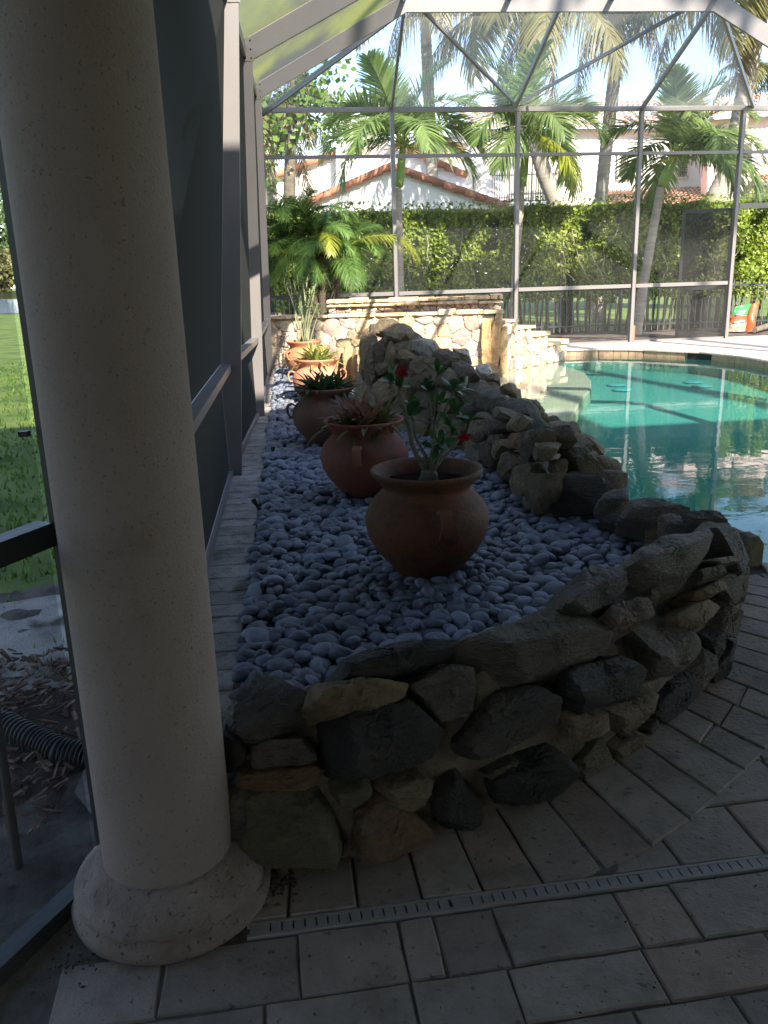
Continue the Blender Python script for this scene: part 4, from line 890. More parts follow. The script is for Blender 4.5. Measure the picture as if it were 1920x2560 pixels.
# stepped cascade to the right of the spa wall
cs = thing("cascade_steps", "stepped flagstone cascade descending from the spa wall to the pool coping", "stone steps", (2.8, 15, 0))
P0, P1 = WR+dW*.02, np.array([3.5, 15.75]); dC = P1-P0; LC = np.linalg.norm(dC); dC /= LC; dC3 = np.array([dC[0], dC[1], 0]); nC = np.array([dC[1], -dC[0]])
stp = [(0, .40, .70), (.40, .95, .56), (.95, 1.5, .40), (1.5, LC, .20)]
def zst(u):
    for a, c, z in stp:
        if u < c: return z
    return .2
for i, (a, c, z) in enumerate(stp):
    wallbox(cs, P0+dC*a, dC, c-a, .4, z-.01, m_mortar_pale); caps(cs, P0+dC*a, dC, c-a-.02, z-.005, 30+i, .46, .055, over=.06)
    veneer(cs, P0+dC*a, dC3, c-a, lambda u, z=z: z-.01, 40+i, .2, .007, FC+[(.66, .58, .48)]*2, .025, clipz=-.12)
# low ledge between ridge and spa wall
le = thing("stone_ledge", "low sunlit ledge of upright slabs between the ridge and spa wall", "stone ledge", (-.35, 10, 0))
for i, (px, w, top, bot, Y) in enumerate(((852, 26, 868, 965, 10.6), (872, 24, 860, 970, 10.4), (893, 26, 866, 985, 10.1), (912, 30, 858, 1000, 9.8), (862, 40, 846, 872, 11.2), (892, 34, 848, 868, 10.8))):
    stone(le, [(px-w/2, top+6), (px-w/5, top), (px+w/3, top+2), (px+w/2, top+10), (px+w/2, bot-8), (px, bot), (px-w/2, bot-6)], None, 0, 8, (.52, .42, .26), Y=Y, depth=.2, mat=m_stone, sub=3, prot=.06)
# ------------------------------------------------------------------ clay pots
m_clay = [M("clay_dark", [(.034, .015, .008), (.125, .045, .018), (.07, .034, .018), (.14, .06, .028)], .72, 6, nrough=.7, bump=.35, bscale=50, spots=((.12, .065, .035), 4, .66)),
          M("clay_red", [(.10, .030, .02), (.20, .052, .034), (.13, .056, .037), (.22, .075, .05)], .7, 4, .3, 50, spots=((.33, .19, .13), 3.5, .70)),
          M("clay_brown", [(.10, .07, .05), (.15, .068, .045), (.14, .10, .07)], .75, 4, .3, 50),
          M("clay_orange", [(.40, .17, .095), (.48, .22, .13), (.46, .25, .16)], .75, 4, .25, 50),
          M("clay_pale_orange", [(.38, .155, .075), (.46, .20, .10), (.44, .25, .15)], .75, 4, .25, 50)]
m_lug = [M("lug_clay", [(.11, .043, .02), (.16, .066, .031)], .75, 9, .4, 60), M("lug_tan", [(.20, .082, .046), (.27, .12, .068)], .75, 9, .4, 60)]+m_clay[2:]
m_potsoil = M("potting_soil", [(.010, .008, .006), (.026, .02, .015)], 1.0, 30, 1.0, 60, spec=.03)
PROF = [(.0, .0), (.12, .0), (.165, .035), (.215, .095), (.265, .155), (.298, .22), (.312, .285), (.307, .34), (.282, .39), (.245, .428), (.222, .452), (.219, .468), (.232, .488), (.258, .515), (.276, .537), (.281, .548), (.277, .556), (.266, .557), (.252, .548), (.228, .515), (.212, .485), (.205, .46)]
PL = ("large dark brown clay pot nearest the camera, holding the flowering desert rose", "red clay pot second from the camera, with reddish bromeliads", "greyish brown clay pot third from the camera, with dark green bromeliads", "sunlit orange clay pot with yellow green bromeliads, fourth from the camera", "farthest clay pot in the row, holding a tall bushy plant by the flagstone wall")
SC = (1.0, .98, .97, .98, 1.0)
def pot(i):
    p = POTS[i]; s = SC[i]; t = thing("clay_pot", PL[i], "pot", (p[0], p[1], .02), "clay pots in a row on the pebble bed")
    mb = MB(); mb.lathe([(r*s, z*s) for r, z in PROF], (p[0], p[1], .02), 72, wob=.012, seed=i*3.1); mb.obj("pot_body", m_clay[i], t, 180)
    mb = MB(); D = 30; vs = [(p[0], p[1], .02+.49*s)]
    for r in (.07, .14, .215):
        for j in range(D): a = 6.283*j/D; vs.append((p[0]+r*s*math.cos(a), p[1]+r*s*math.sin(a), .02+.485*s+.014*noise.noise((math.cos(a)*r*20, math.sin(a)*r*20, i))))
    fs = [(0, 1+j, 1+(j+1) % D) for j in range(D)]+[(1+k*D+j, 1+(k+1)*D+j, 1+(k+1)*D+(j+1) % D, 1+k*D+(j+1) % D) for k in range(2) for j in range(D)]
    mb.add(vs, fs); mb.obj("soil", m_potsoil, t, 60)
    d0 = math.atan2(EYEP[1]-p[1], EYEP[0]-p[0])
    for a in ({0: (.26, .26+math.pi), 1: (-.15, math.pi), 2: (-1.35, math.pi), 3: (-1.45, 1.6), 4: (-.9, 2.2)}[i]):
        w = d0+a; e = np.array([math.cos(w), math.sin(w), 0]); tn = np.array([-e[1], e[0], 0]); c = np.array([p[0], p[1], .02])
        pr = [(.275, .395), (.315, .418), (.348, .405), (.362, .372), (.356, .33), (.338, .298), (.305, .29)]; vs = []; n = len(pr)
        for k, (r, z) in enumerate(pr):
            a2, b2 = pr[max(k-1, 0)], pr[min(k+1, n-1)]; dd = np.array([b2[0]-a2[0], b2[1]-a2[1]]); dd /= np.linalg.norm(dd); nn = np.array([-dd[1], dd[0]])
            for sx, of in ((-1, .008), (1, .008), (1, -.008), (-1, -.008)): q = np.array([r, z])+nn*of; vs.append(c+e*q[0]*s+tn*.029*sx+np.array([0, 0, q[1]*s]))
        fs = [(k*4+j, k*4+(j+1) % 4, k*4+4+(j+1) % 4, k*4+4+j) for k in range(n-1) for j in range(4)]+[(0, 1, 2, 3), tuple((n-1)*4+j for j in (3, 2, 1, 0))]
        mb = MB(); mb.add(vs, fs); mb.obj("lug", m_lug[i], t, 35, fixn=True)
    return t
for i in range(5): pot(i)

# ------------------------------------------------------------------ leaves and plants
m_bark_dr = M("desert_rose_bark", [(.085, .08, .06), (.18, .17, .135)], .8, 22, .4, 60)
m_leaf_dr = M("desert_rose_leaf", [(.022, .07, .02), (.045, .115, .03)], .35, 5, 0, island=.25, transl=.2, spec=.5)
m_flower = M("red_flower", [(.17, .006, .012), (.28, .014, .03)], .5, 10, 0, transl=.3)
def leafv(L_, w, base, d, upv, curl=.15, fold=.12):
    """one broad leaf: two rows of faces folded along the midrib"""
    d = np.array(d, float); d /= np.linalg.norm(d); sd = np.cross(d, upv); sd /= max(1e-6, np.linalg.norm(sd)); n = np.cross(sd, d)
    vs = []; prof = ((0, .06), (.3, .34), (.62, .5), (.86, .4), (1, .04))
    for t, k in prof:
        c = np.array(base)+d*L_*t-n*L_*curl*t*t
        vs += [c+sd*w*k+n*w*fold*k*2, c, c-sd*w*k+n*w*fold*k*2]
    fs = []
    for i in range(len(prof)-1): o = i*3; fs += [(o, o+1, o+4, o+3), (o+1, o+2, o+5, o+4)]
    return vs, fs
dr_ = thing("desert_rose", "desert rose with bare forked grey stems, glossy leaves and two red flowers", "plant", (POTS[0][0], POTS[0][1], .5))
Yp = POTS[0][1]; prg = random.Random(9)
def dpt(q, dy): x, y = 900+q[0]/3.318, 780+q[1]/3.318; return aty(x, y, Yp+dy)
BR_ = [([(560, 1330), (500, 1230), (450, 1150), (402, 960), (362, 790), (322, 670), (330, 615)], .028, .009, -.10, True), ([(364, 790), (440, 730), (512, 720)], .007, .004, -.05, False),
       ([(562, 1320), (545, 1200), (500, 1100), (452, 1020), (440, 900), (430, 850)], .02, .008, .10, True), ([(580, 1320), (592, 1230), (622, 1000), (582, 840), (572, 655)], .024, .009, .02, True),
       ([(620, 1000), (605, 880), (612, 780), (632, 640), (642, 490)], .012, .007, .10, True), ([(625, 930), (700, 830), (758, 690), (772, 630)], .013, .008, -.04, True), ([(640, 960), (660, 860), (672, 740)], .011, .006, .12, True),
       ([(590, 1325), (640, 1210), (720, 1110), (770, 985), (750, 940)], .022, .009, -.14, True), ([(598, 1325), (680, 1210), (762, 1140), (832, 1035)], .02, .007, .05, False), ([(762, 985), (820, 960), (865, 985)], .007, .004, -.14, False),
       ([(832, 1040), (866, 960), (880, 890)], .008, .006, .05, True), ([(590, 1320), (600, 1200), (640, 1120)], .016, .007, -.2, True), ([(690, 900), (720, 790), (770, 640)], .010, .006, .12, False)]
mb = MB()
base = [aty(900+q[0]/3.318, 780+q[1]/3.318, Yp) for q in ((570, 1405), (572, 1370), (575, 1330), (578, 1305))]; mb.tube(base, [.052, .046, .042, .03], 12)
mb.obj("trunk", m_bark_dr, dr_, 180)
tips = []
for pts, r0, r1, dy, lf in BR_:
    r0 *= .58; r1 *= .75
    k = len(pts); P_ = [dpt(q, dy*(i/(k-1))**1.0) for i, q in enumerate(pts)]
    fine = []; 
    for i in range(k-1):
        for j in range(3): fine.append(P_[i]+(P_[i+1]-P_[i])*j/3+np.array([prg.uniform(-.003, .003)]*3))
    fine.append(P_[-1]); mb = MB(); mb.tube(fine, np.linspace(r0, r1, len(fine)), 8); mb.obj("branch", m_bark_dr, dr_, 180)
    if lf: tips.append((P_[-1], P_[-1]-P_[-2]))
tips += [(dpt((660, 1090), -.22), np.array([.1, -.4, .4])), (dpt((840, 640), .05), np.array([1, 0, .4])), (dpt((270, 560), -.1), np.array([-.4, -.2, .8])), (dpt((800, 820), -.1), np.array([.1, -.2, .8])), (dpt((455, 800), .08), np.array([0, 0, 1.]))]
for ti, (c, ax) in enumerate(tips):
    ax = ax/np.linalg.norm(ax); t1 = np.cross(ax, [.3, .9, .2]); t1 /= np.linalg.norm(t1); t2 = np.cross(ax, t1)
    for j in range(7):
        w = j*2.4+ti; el = prg.uniform(.25, 1.15); d = ax*math.cos(el)+(t1*math.cos(w)+t2*math.sin(w))*math.sin(el)
        vs, fs = leafv(prg.uniform(.06, .095), prg.uniform(.028, .038), c-ax*prg.uniform(0, .03), d, ax+.2*t1, prg.uniform(.05, .4)); mb = MB(); mb.add(vs, fs); mb.obj("leaf", m_leaf_dr, dr_, 180)
for q, dy, ax in (((345, 500), -.13, (.2, -.9, .35)), ((860, 1030), -.15, (.1, -.7, -.5))):
    c = dpt(q, dy); ax = np.array(ax)/np.linalg.norm(ax); t1 = np.cross(ax, [0, .2, 1]); t1 /= np.linalg.norm(t1); t2 = np.cross(ax, t1)
    fl = MB(); fl.tube([c-ax*.035, c], [.004, .010], 7); fo = fl.obj("flower", m_flower, dr_)
    for j in range(5):
        w = j*1.2566; d = ax*.55+(t1*math.cos(w)+t2*math.sin(w)); vs, fs = leafv(.034, .026, c, d, ax, .3); mb = MB(); mb.add(vs, fs); mb.obj("petal", m_flower, fo, 180)
# bromeliads
def strap(L_, w, base, az, el, bend, n=6):
    h = np.array([math.cos(az), math.sin(az), 0]); sd = np.array([-math.sin(az), math.cos(az), 0]); p = np.array(base, float); a = el; vs = []
    for i in range(n+1):
        t = i/n; ww = w*(.55+.5*t if t < .5 else .8*(1-((t-.5)*2)**2.2)+.02); d = h*math.cos(a)+np.array([0, 0, 1])*math.sin(a); nn = -h*math.sin(a)+np.array([0, 0, 1])*math.cos(a)
        vs += [p+sd*ww+nn*ww*.5, p, p-sd*ww+nn*ww*.5]; p = p+d*L_/n; a -= bend/n
    return vs, [f for i in range(n) for f in ((i*3, i*3+1, i*3+4, i*3+3), (i*3+1, i*3+2, i*3+5, i*3+4))]
BM = (None, (M("red_bromeliad_leaf", [(.13, .05, .032), (.22, .095, .06), (.19, .115, .055)], .42, 9, 0, island=.4, transl=.25), M("olive_bromeliad_leaf", [(.08, .09, .025), (.15, .13, .045)], .42, 9, 0, island=.3, transl=.25)),
      (M("green_bromeliad_leaf", [(.03, .065, .02), (.06, .10, .035)], .38, 9, 0, island=.35, transl=.25),)*2, (M("yellow_bromeliad_leaf", [(.20, .24, .05), (.35, .36, .10), (.30, .20, .07)], .42, 9, 0, island=.35, transl=.3),)*2)
for i, lb, ros, ln in ((1, "reddish strap leaved bromeliads filling the red clay pot", ((-.11, -.04), (.0, .08), (.12, -.02), (.03, -.12), (-.02, .0)), (.20, .34)), (2, "dark green bromeliads arching over the rim of the greyish brown pot", ((-.10, -.05), (.04, .05), (.12, -.04), (-.02, -.12)), (.20, .33)), (3, "yellow green bromeliads lit by the sun in the orange pot", ((-.06, -.02), (.08, .03), (.0, -.1), (-.02, .08)), (.22, .37))):
    p = POTS[i]; t = thing("bromeliad", lb, "plant", (p[0], p[1], .5), "bromeliads in clay pots")
    for k, (dx, dy) in enumerate(ros):
        for j in range(26):
            u = j/25; el = 1.35-1.15*u+prg.uniform(-.15, .15); vs, fs = strap(prg.uniform(*ln)*(.8+.3*u), prg.uniform(.019, .028), (p[0]+dx, p[1]+dy, .5), j*2.4+k, el, prg.uniform(.3, 1.3)*(.5+u))
            mb = MB(); mb.add(vs, fs); mb.obj("leaf", BM[i][1 if (i == 1 and (k == 2 or j > 13)) else 0], t, 180)
# tall bushy plant in the farthest pot
t = thing("tall_potted_plant", "tall many stemmed plant with narrow pale green leaves before the flagstone wall", "plant", (*POTS[4][:2], .55))
m_stem = M("green_stem", [(.18, .20, .10), (.28, .28, .16)], .7, 8); m_nar = M("narrow_leaf", [(.11, .19, .055), (.21, .29, .11)], .45, 5, 0, island=.35, transl=.3)
for k in range(15):
    a = k*2.4; r = prg.uniform(.0, .1); tx = prg.uniform(-.22, .3); ty = prg.uniform(-.2, .2); h = prg.uniform(.55, 1.12)*(1-.5*abs(tx-.05)); b0 = np.array([POTS[4][0]+r*math.cos(a), POTS[4][1]+r*math.sin(a), .5])
    P_ = [b0+np.array([tx*u**1.3, ty*u, h*u]) for u in np.linspace(0, 1, 7)]; mb = MB(); mb.tube(P_, np.linspace(.014, .006, 7), 6); so = mb.obj("stem", m_stem, t, 180); mb = MB()
    for q in (range(16) if k % 3 else range(24)):
        u = prg.uniform(.8, 1.0) if k % 3 else prg.uniform(.55, 1.0); c = b0+np.array([tx*u**1.3, ty*u, h*u]); w = prg.uniform(0, 6.28); e = prg.uniform(.1, 1.0)
        vs, fs = leafv(prg.uniform(.06, .11), .019, c, (math.cos(w)*math.cos(e), math.sin(w)*math.cos(e), math.sin(e)), (0, 0.1, 1), .2); mb.add(vs, fs)
    mb.obj("leaf_cluster", m_nar, so, 180)

# ------------------------------------------------------------------ irrigation risers in the pebbles
m_blk = M("black_plastic", [(.012, .012, .012), (.03, .03, .03)], .5, 20, .1, 80)
for (px, py, tilt, h), lb in zip(((661, 1500, .03, .085), (650, 1275, -.5, .085), (683, 1140, .02, .08), (690, 1062, .3, .08), (694, 1003, .0, .08), (706, 950, .1, .09), (1583, 1385, .0, .05)),
    ("black irrigation riser standing upright in the near pebbles by the edge pavers", "black irrigation riser leaning over the edge pavers", "black irrigation riser beside the dark corner post base", "black irrigation riser near the shade edge of the pebbles, tilted right", "black irrigation riser in the bright sunlit pebbles", "farthest black irrigation riser, in front of the flagstone wall", "black irrigation riser in the right tip of the pebble bed")):
    p = atz(px, py, .03); t = thing("irrigation_riser", lb, "sprinkler", p, "irrigation risers along the pebble bed"); d = np.array([math.sin(tilt), 0, math.cos(tilt)])
    mb = MB(); mb.tube([p-d*.02, p+d*h*.7], [.012, .012], 12); mb.obj("stem", m_blk, t, 40)
    mb = MB(); mb.tube([p+d*h*.66, p+d*h*.72, p+d*h, p+d*h*1.02], [.013, .018, .018, .015], 14); mb.obj("cap", m_blk, t, 40)

# ------------------------------------------------------------------ drain pipe and stake outside the porch screen
pp = [atz(-60, 1800, .02), atz(20, 1815, .02), atz(90, 1850, .02), atz(150, 1880, .01), atz(230, 1895, -.0), atz(300, 1890, -.01)]
pp = np.array([np.interp(np.linspace(0, 5, 150), range(6), [p[k] for p in pp]) for k in range(3)]).T
mb = MB(); mb.tube(pp, .043+.006*np.sign(np.sin(np.arange(150)*1.57)), 16); tag(mb.obj("corrugated_pipe", m_blk, smooth=50), "black corrugated drain pipe lying across the mulch beside the column", "pipe")
mb = MB(); a, c = aty(-8, 1800, 2.0), atz(52, 2205, -.05); mb.tube([a+(a-c)*.4, (a+c)/2, c], .013, 8); tag(mb.obj("garden_stake", M("rusty_stake", [(.035, .03, .028), (.07, .055, .045)], .8, 20, .3), smooth=60), "thin dark stake stuck in the bare soil beside the porch screen", "stake")

# ------------------------------------------------------------------ fronds and palms
def leafmat(n, cols, tr=.4): return M(n, cols, .42, 1.2, 0, island=.3, orand=.22, transl=tr, spec=.4)
m_adon = leafmat("adonidia_frond", [(.17, .26, .07), (.27, .36, .12)], .5); m_yel = leafmat("yellowing_frond", [(.24, .27, .03), (.34, .36, .05)], .45)
m_coco = leafmat("coconut_frond", [(.14, .145, .05), (.23, .20, .08)], .4); m_pyg = leafmat("pygmy_frond", [(.075, .155, .035), (.14, .23, .055)], .35)
m_trunk = M("palm_trunk", [(.26, .22, .18), (.42, .37, .31)], .9, 2, .5, 30, stretch=(1, 1, 9)); m_shaft = M("crownshaft", [(.17, .27, .05), (.25, .34, .09)], .4, 3, 0); m_bough = M("tree_bark", [(.09, .075, .06), (.20, .16, .12)], .9, 5, .7, 30, spots=((.42, .31, .20), 4, .6))
def frond(name, L_, el, bend, n, ll, lw, mat, droop=.25, vee=.35, seed=0, fwd=.75, petiole=.12):
    rv = random.Random(seed); mb = MB(); N_ = 26; p = np.zeros(3); a = el; P_ = []; A_ = []
    for i in range(N_+1):
        P_.append(p.copy()); A_.append(a); p = p+np.array([math.cos(a), 0, math.sin(a)])*L_/N_; a -= bend/N_*(.5+i/N_)
    P_ = np.array(P_); mb.tube(P_, np.linspace(.016, .003, N_+1)*max(1, L_/1.8), 4)
    for k in range(n):
        u = petiole+(1-petiole)*(k+rv.random()*.5)/n; i = min(N_-1, int(u*N_)); c = P_[i]+(P_[i+1]-P_[i])*(u*N_-i); a = A_[i]; d = np.array([math.cos(a), 0, math.sin(a)]); nn = np.array([-math.sin(a), 0, math.cos(a)])
        prof = math.sin(math.pi*min(1, .18+.80*u))**.6; l_ = ll*prof*rv.uniform(.8, 1.1)
        for sg in (-1, 1):
            dd = d*(fwd*(.6+.7*u)+rv.uniform(-.12, .12))+np.array([0, sg, 0])*(1.-.35*u)+nn*(vee+rv.uniform(-.3, .3)); dd /= np.linalg.norm(dd); q = c.copy(); w = lw*rv.uniform(.8, 1.15); sd = np.cross(dd, nn); sd /= np.linalg.norm(sd); vs = [q+sd*w*.4, q-sd*w*.4]
            for s_, ww in ((.35, 1.), (.72, .75), (1., .08)):
                qq = c+dd*l_*s_+np.array([0, 0, -1])*l_*droop*s_*s_; vs += [qq+sd*w*.5*ww, qq-sd*w*.5*ww]
            mb.add(vs, [(0, 1, 3, 2), (2, 3, 5, 4), (4, 5, 7, 6)])
    return mb.mesh(name, mat, None)
def place_frond(me, parent, loc, az, roll=0, scale=1., mat=None, tilt=0.):
    o = link("frond", me, None); par(o, parent); o.matrix_basis = Matrix.Translation(Vector(loc)) @ Matrix.Rotation(az, 4, 'Z') @ Matrix.Rotation(-tilt, 4, 'Y') @ Matrix.Rotation(roll, 4, 'X') @ Matrix.Scale(scale, 4); return o
AF = [frond("frond", 1.75, 1.35, .9, 84, .66, .036, m_adon, .12, .35, 1), frond("frond", 1.9, 1.0, 1.9, 86, .72, .036, m_adon, .22, .3, 2), frond("frond", 1.95, .62, 2.1, 86, .72, .036, m_adon, .3, .25, 3), frond("frond", 1.9, .25, 2.1, 80, .70, .036, m_adon, .45, .1, 4), frond("frond", 1.8, -.25, 1.5, 56, .58, .045, m_yel, .5, .0, 5)]
CF = [frond("frond", 4.6, .35, 1.9, 90, .95, .052, m_coco, .75, .0, 11, .5), frond("frond", 4.4, -.1, 1.5, 84, .95, .05, m_coco, .9, -.1, 12, .5), frond("frond", 4.5, .9, 1.8, 90, .9, .05, m_coco, .6, .1, 13, .5)]
m_dead = leafmat("dead_frond", [(.20, .13, .06), (.32, .22, .11)], .3)
CF.append(frond("frond", 4.0, -.9, .8, 70, .8, .04, m_dead, .9, -.2, 15, .5))
PF = [frond("frond", 1.35, 1.2, 1.5, 86, .36, .0135, m_pyg, .25, .3, 21), frond("frond", 1.4, .75, 1.9, 86, .38, .0135, m_pyg, .35, .2, 22), frond("frond", 1.35, .2, 1.9, 80, .38, .0135, m_pyg, .4, .1, 23), frond("frond", 1.4, .45, 1.9, 80, .38, .014, m_yel, .4, .1, 24)]
vr = random.Random(33)
def ringtrunk(pts, radii, n=14, step=.09):
    pts = np.array(pts); s = np.r_[0, np.cumsum(np.linalg.norm(np.diff(pts, axis=0), axis=1))]; k = max(4, int(s[-1]/step)*2); u = np.linspace(0, s[-1], k)
    P_ = np.stack([np.interp(u, s, pts[:, i]) for i in range(3)], 1); r = np.interp(u, s, radii)*(1+.04*np.where(np.arange(k) % 2, 1, -1)); return P_, r, n
def adonidia(lb, tr, sh, Y, r0, fr, sc=1.0):
    P_ = [aty(x, y, Y) for x, y in tr]; P_[0][2] = -.05; t = thing("christmas_palm", lb, "palm tree", P_[0], "palms along the hedge")
    mb = MB(); mb.tube(*ringtrunk(P_, np.linspace(r0, r0*.72, len(P_)))); mb.obj("trunk", m_trunk, t, 180)
    Q = [aty(x, y, Y) for x, y in sh]; mb = MB(); mb.tube([Q[0], Q[0]+(Q[1]-Q[0])*.25, Q[0]+(Q[1]-Q[0])*.7, Q[1], Q[1]+(Q[1]-Q[0])*.25], [r0*.8, r0*1.02, r0*.85, r0*.6, r0*.3], 14); mb.obj("crownshaft", m_shaft, t, 180)
    for ki, az, sc_, tl in fr: place_frond(AF[ki], t, Q[1]+(0, 0, .02), math.radians(az), vr.uniform(-.4, .4), sc_*sc, tilt=tl)
    mb = MB()
    for k in range(70):
        u = vr.random(); a = vr.uniform(-1.2, 1.2)-1.57; mb.tube([Q[1]+np.array([math.cos(a)*.1, math.sin(a)*.1, -.05]), Q[1]+np.array([math.cos(a)*(.15+.35*u)+vr.gauss(0, .05), math.sin(a)*(.15+.35*u), .3-.55*u+vr.gauss(0, .06)])], .012, 3)
    mb.obj("flower_stalks", M("palm_fruit_stalk", [(.30, .34, .06), (.40, .42, .10)], .6, 8), t)
FS = [(0, 10, 1, 0), (0, 130, .95, 0), (0, 250, 1, 0), (1, 35, 1, 0), (1, 160, 1, 0), (1, 215, .95, 0), (1, 330, 1, 0), (2, 5, 1, 0), (2, 180, 1, 0), (2, 285, .95, 0), (2, 235, 1, 0), (3, 350, 1, 0), (3, 200, .95, 0)]
adonidia("palm with bright lime crownshaft behind the far screen, left of the three", [(1000, 760), (1000, 700), (998, 580), (996, 470)], [(998, 468), (1008, 360)], 20.5, .105, FS, 1.16)
adonidia("middle palm of the three, its trunk hidden behind a cage post", [(1283, 800), (1290, 640), (1300, 540), (1304, 465)], [(1306, 466), (1318, 335)], 20.6, .10, [(k, a+47, s, t_) for k, a, s, t_ in FS]+[(4, 320, 1.1, 0), (4, 345, 1, 0)], 1.12)
adonidia("leaning palm with grey green crownshaft between the two right cage posts", [(1592, 812), (1610, 700), (1632, 580), (1652, 468)], [(1654, 466), (1690, 385)], 20.3, .125, [(k, a+101, s, t_) for k, a, s, t_ in FS]+[(3, 330, 1.1, 0)], 1.16)
def coconut(lb, tr, Y, r0, r1, crown, fr, nuts=0):
    P_ = [aty(x, y, Y) for x, y in tr]; P_[0][2] = -.05; P_[0][1] = Y; t = thing("coconut_palm", lb, "palm tree", P_[0], "tall palms behind the hedge")
    c = aty(*crown, Y); P_.append(c); mb = MB(); mb.tube(*ringtrunk(P_, np.linspace(r0, r1, len(P_)), 14, .16)); mb.obj("trunk", m_trunk, t, 180)
    for ki, az, sc_, tl in fr+[(3, 195, .8, 0), (3, 318, .75, 0), (1, 275, .9, 0)]: place_frond(CF[ki], t, c, math.radians(az), vr.uniform(-.3, .3), sc_, tilt=tl)
    for k in range(nuts):
        a = vr.uniform(-2.6, -.2); p = c+np.array([math.cos(a)*.28, math.sin(a)*.28, -.35-.35*vr.random()]); V, F = ico(2); mb = MB(); mb.add(V*np.array([.11, .11, .14])+p, F); mb.obj("coconut", M("coconut_husk", [(.42, .27, .07), (.5, .36, .12)], .6, 5), t, 180)
coconut("coconut palm with yellow nuts, its curved grey trunk rising behind the middle palm", [(1420, 700), (1395, 520), (1362, 440), (1330, 330), (1312, 190), (1316, 90)], 24.5, .24, .17, (1322, -10), [(0, 200, 1, 0), (0, 250, 1, 0), (1, 225, 1, 0), (1, 300, .95, 0), (0, 330, 1, 0), (1, 180, .9, 0), (2, 20, 1, 0), (2, 90, 1, 0), (2, 150, 1, 0)], 9)
coconut("tall palm with a straight dark trunk between the middle and right palms", [(1500, 700), (1500, 520), (1512, 400), (1535, 200), (1548, 60)], 26, .20, .17, (1556, -60), [(0, 215, 1.05, 0), (1, 190, 1, 0), (0, 265, 1, 0), (1, 250, 1, 0), (1, 320, 1, 0), (0, 350, 1, 0), (2, 120, 1, 0), (2, 60, 1, 0)])
coconut("leaning white trunked palm near the right edge", [(1755, 700), (1785, 500), (1825, 420), (1862, 230), (1895, 60)], 23.5, .27, .19, (1925, -90), [(0, 200, 1, 0), (1, 225, 1, 0), (1, 185, .9, 0), (0, 250, 1, 0), (0, 300, 1, 0), (2, 20, 1, 0), (2, 90, 1, 0)])
coconut("palm behind the left hedge end, its crown partly hidden by cage beams", [(690, 700), (676, 460), (668, 330)], 27, .2, .16, (672, 250), [(0, 200, .7, 0), (0, 340, .7, 0), (1, 270, .7, 0), (2, 60, .7, 0), (1, 310, .6, 0), (1, 20, .6, 0)])
coconut("distant palm at the far right edge above the house roof", [(1935, 500), (1930, 300)], 48, .2, .16, (1925, 190), [(0, a, .75, 0) for a in range(0, 360, 45)]+[(2, a+20, .7, 0) for a in range(0, 360, 60)])
coconut("palm with olive fronds hanging into the top left of the far roof bay", [(1090, 500), (1075, 300), (1065, 100)], 30, .2, .17, (1060, -70), [(1, 230, 1, 0), (1, 290, 1, 0), (0, 265, 1, 0), (0, 320, 1, 0), (0, 200, 1.0, 0), (2, 60, 1, 0)])
# pygmy date palm behind the spa wall
c0 = aty(800, 742, 15.6); t = thing("pygmy_date_palm", "bushy multi stemmed date palm with fine dark fronds behind the flagstone wall", "palm tree", (c0[0], c0[1], .8))
for (px, py, tx, ty, nf) in ((800, 745, 745, 640, 17), (815, 745, 850, 645, 17), (805, 745, 800, 600, 17), (795, 740, 748, 560, 12)):
    a, c = aty(px, py, 15.6+vr.uniform(-.2, .2)), aty(tx, ty, 15.6+vr.uniform(-.35, .35)); a[2] = .5; mb = MB(); mb.tube(*ringtrunk([a, (a+c)/2+(0, 0, .03), c], [.075, .07, .075], 10, .05)); mb.obj("trunk", M("pygmy_trunk", [(.05, .04, .03), (.11, .085, .06)], .95, 12, .6, 40), t)
    for k in range(nf): place_frond(PF[(0, 1, 2, 1, 2, 1)[k % 6] if k != 7 else 3], t, c, k*2.39996+px, vr.uniform(-.5, .5), vr.uniform(.7, 1.0))
place_frond(PF[3], t, aty(880, 610, 15.4), math.radians(-8), .3, 1.0); place_frond(PF[3], t, aty(740, 640, 15.2), math.radians(200), .2, .75); place_frond(PF[2], t, aty(770, 640, 15.2), math.radians(262), .1, .7)

# ------------------------------------------------------------------ hedge and picket fence
def leafcloud(P_, size, rv, nrm=None, asp=.62):
    n = len(P_); d = rv.normal(size=(n, 3)); d /= np.linalg.norm(d, axis=1)[:, None]; q = rv.normal(size=(n, 3)) if nrm is None else nrm+rv.normal(size=(n, 3))*.8
    sd = np.cross(d, q); sd /= np.linalg.norm(sd, axis=1)[:, None]; s = size*rv.uniform(.7, 1.3, n)[:, None]
    V = np.stack([P_-d*s*.5, P_+sd*s*asp*.5, P_+d*s*.5, P_-sd*s*asp*.5], 1).reshape(-1, 3); F = np.arange(4*n).reshape(n, 4); return V, F
def fastmesh(name, V, F, mat):
    me = bpy.data.meshes.new(name); me.vertices.add(len(V)); me.vertices.foreach_set('co', V.ravel()); me.loops.add(F.size); me.loops.foreach_set('vertex_index', F.ravel()); me.polygons.add(len(F))
    me.polygons.foreach_set('loop_start', np.arange(0, F.size, 4)); me.update(calc_edges=True); me.materials.append(mat); return me
m_hedge = M("hedge_leaf", [(.15, .225, .028), (.25, .325, .045), (.37, .42, .085)], .4, .9, 0, island=.4, transl=.45, spec=.5)
m_twig = M("hedge_stem", [(.10, .085, .06), (.22, .19, .14)], .9, 6, .3)
HY = 21.3; hp = np.random.RandomState(17)
he = thing("hedge", "long clipped leafy hedge on bare stems behind the far screen", "hedge", (4, HY, 0))
def hz(x): return 3.02+.10*noise.noise((x*.9, 0, 2))+.05*noise.noise((x*3.1, 4, 2))
pts = []; ln_ = []
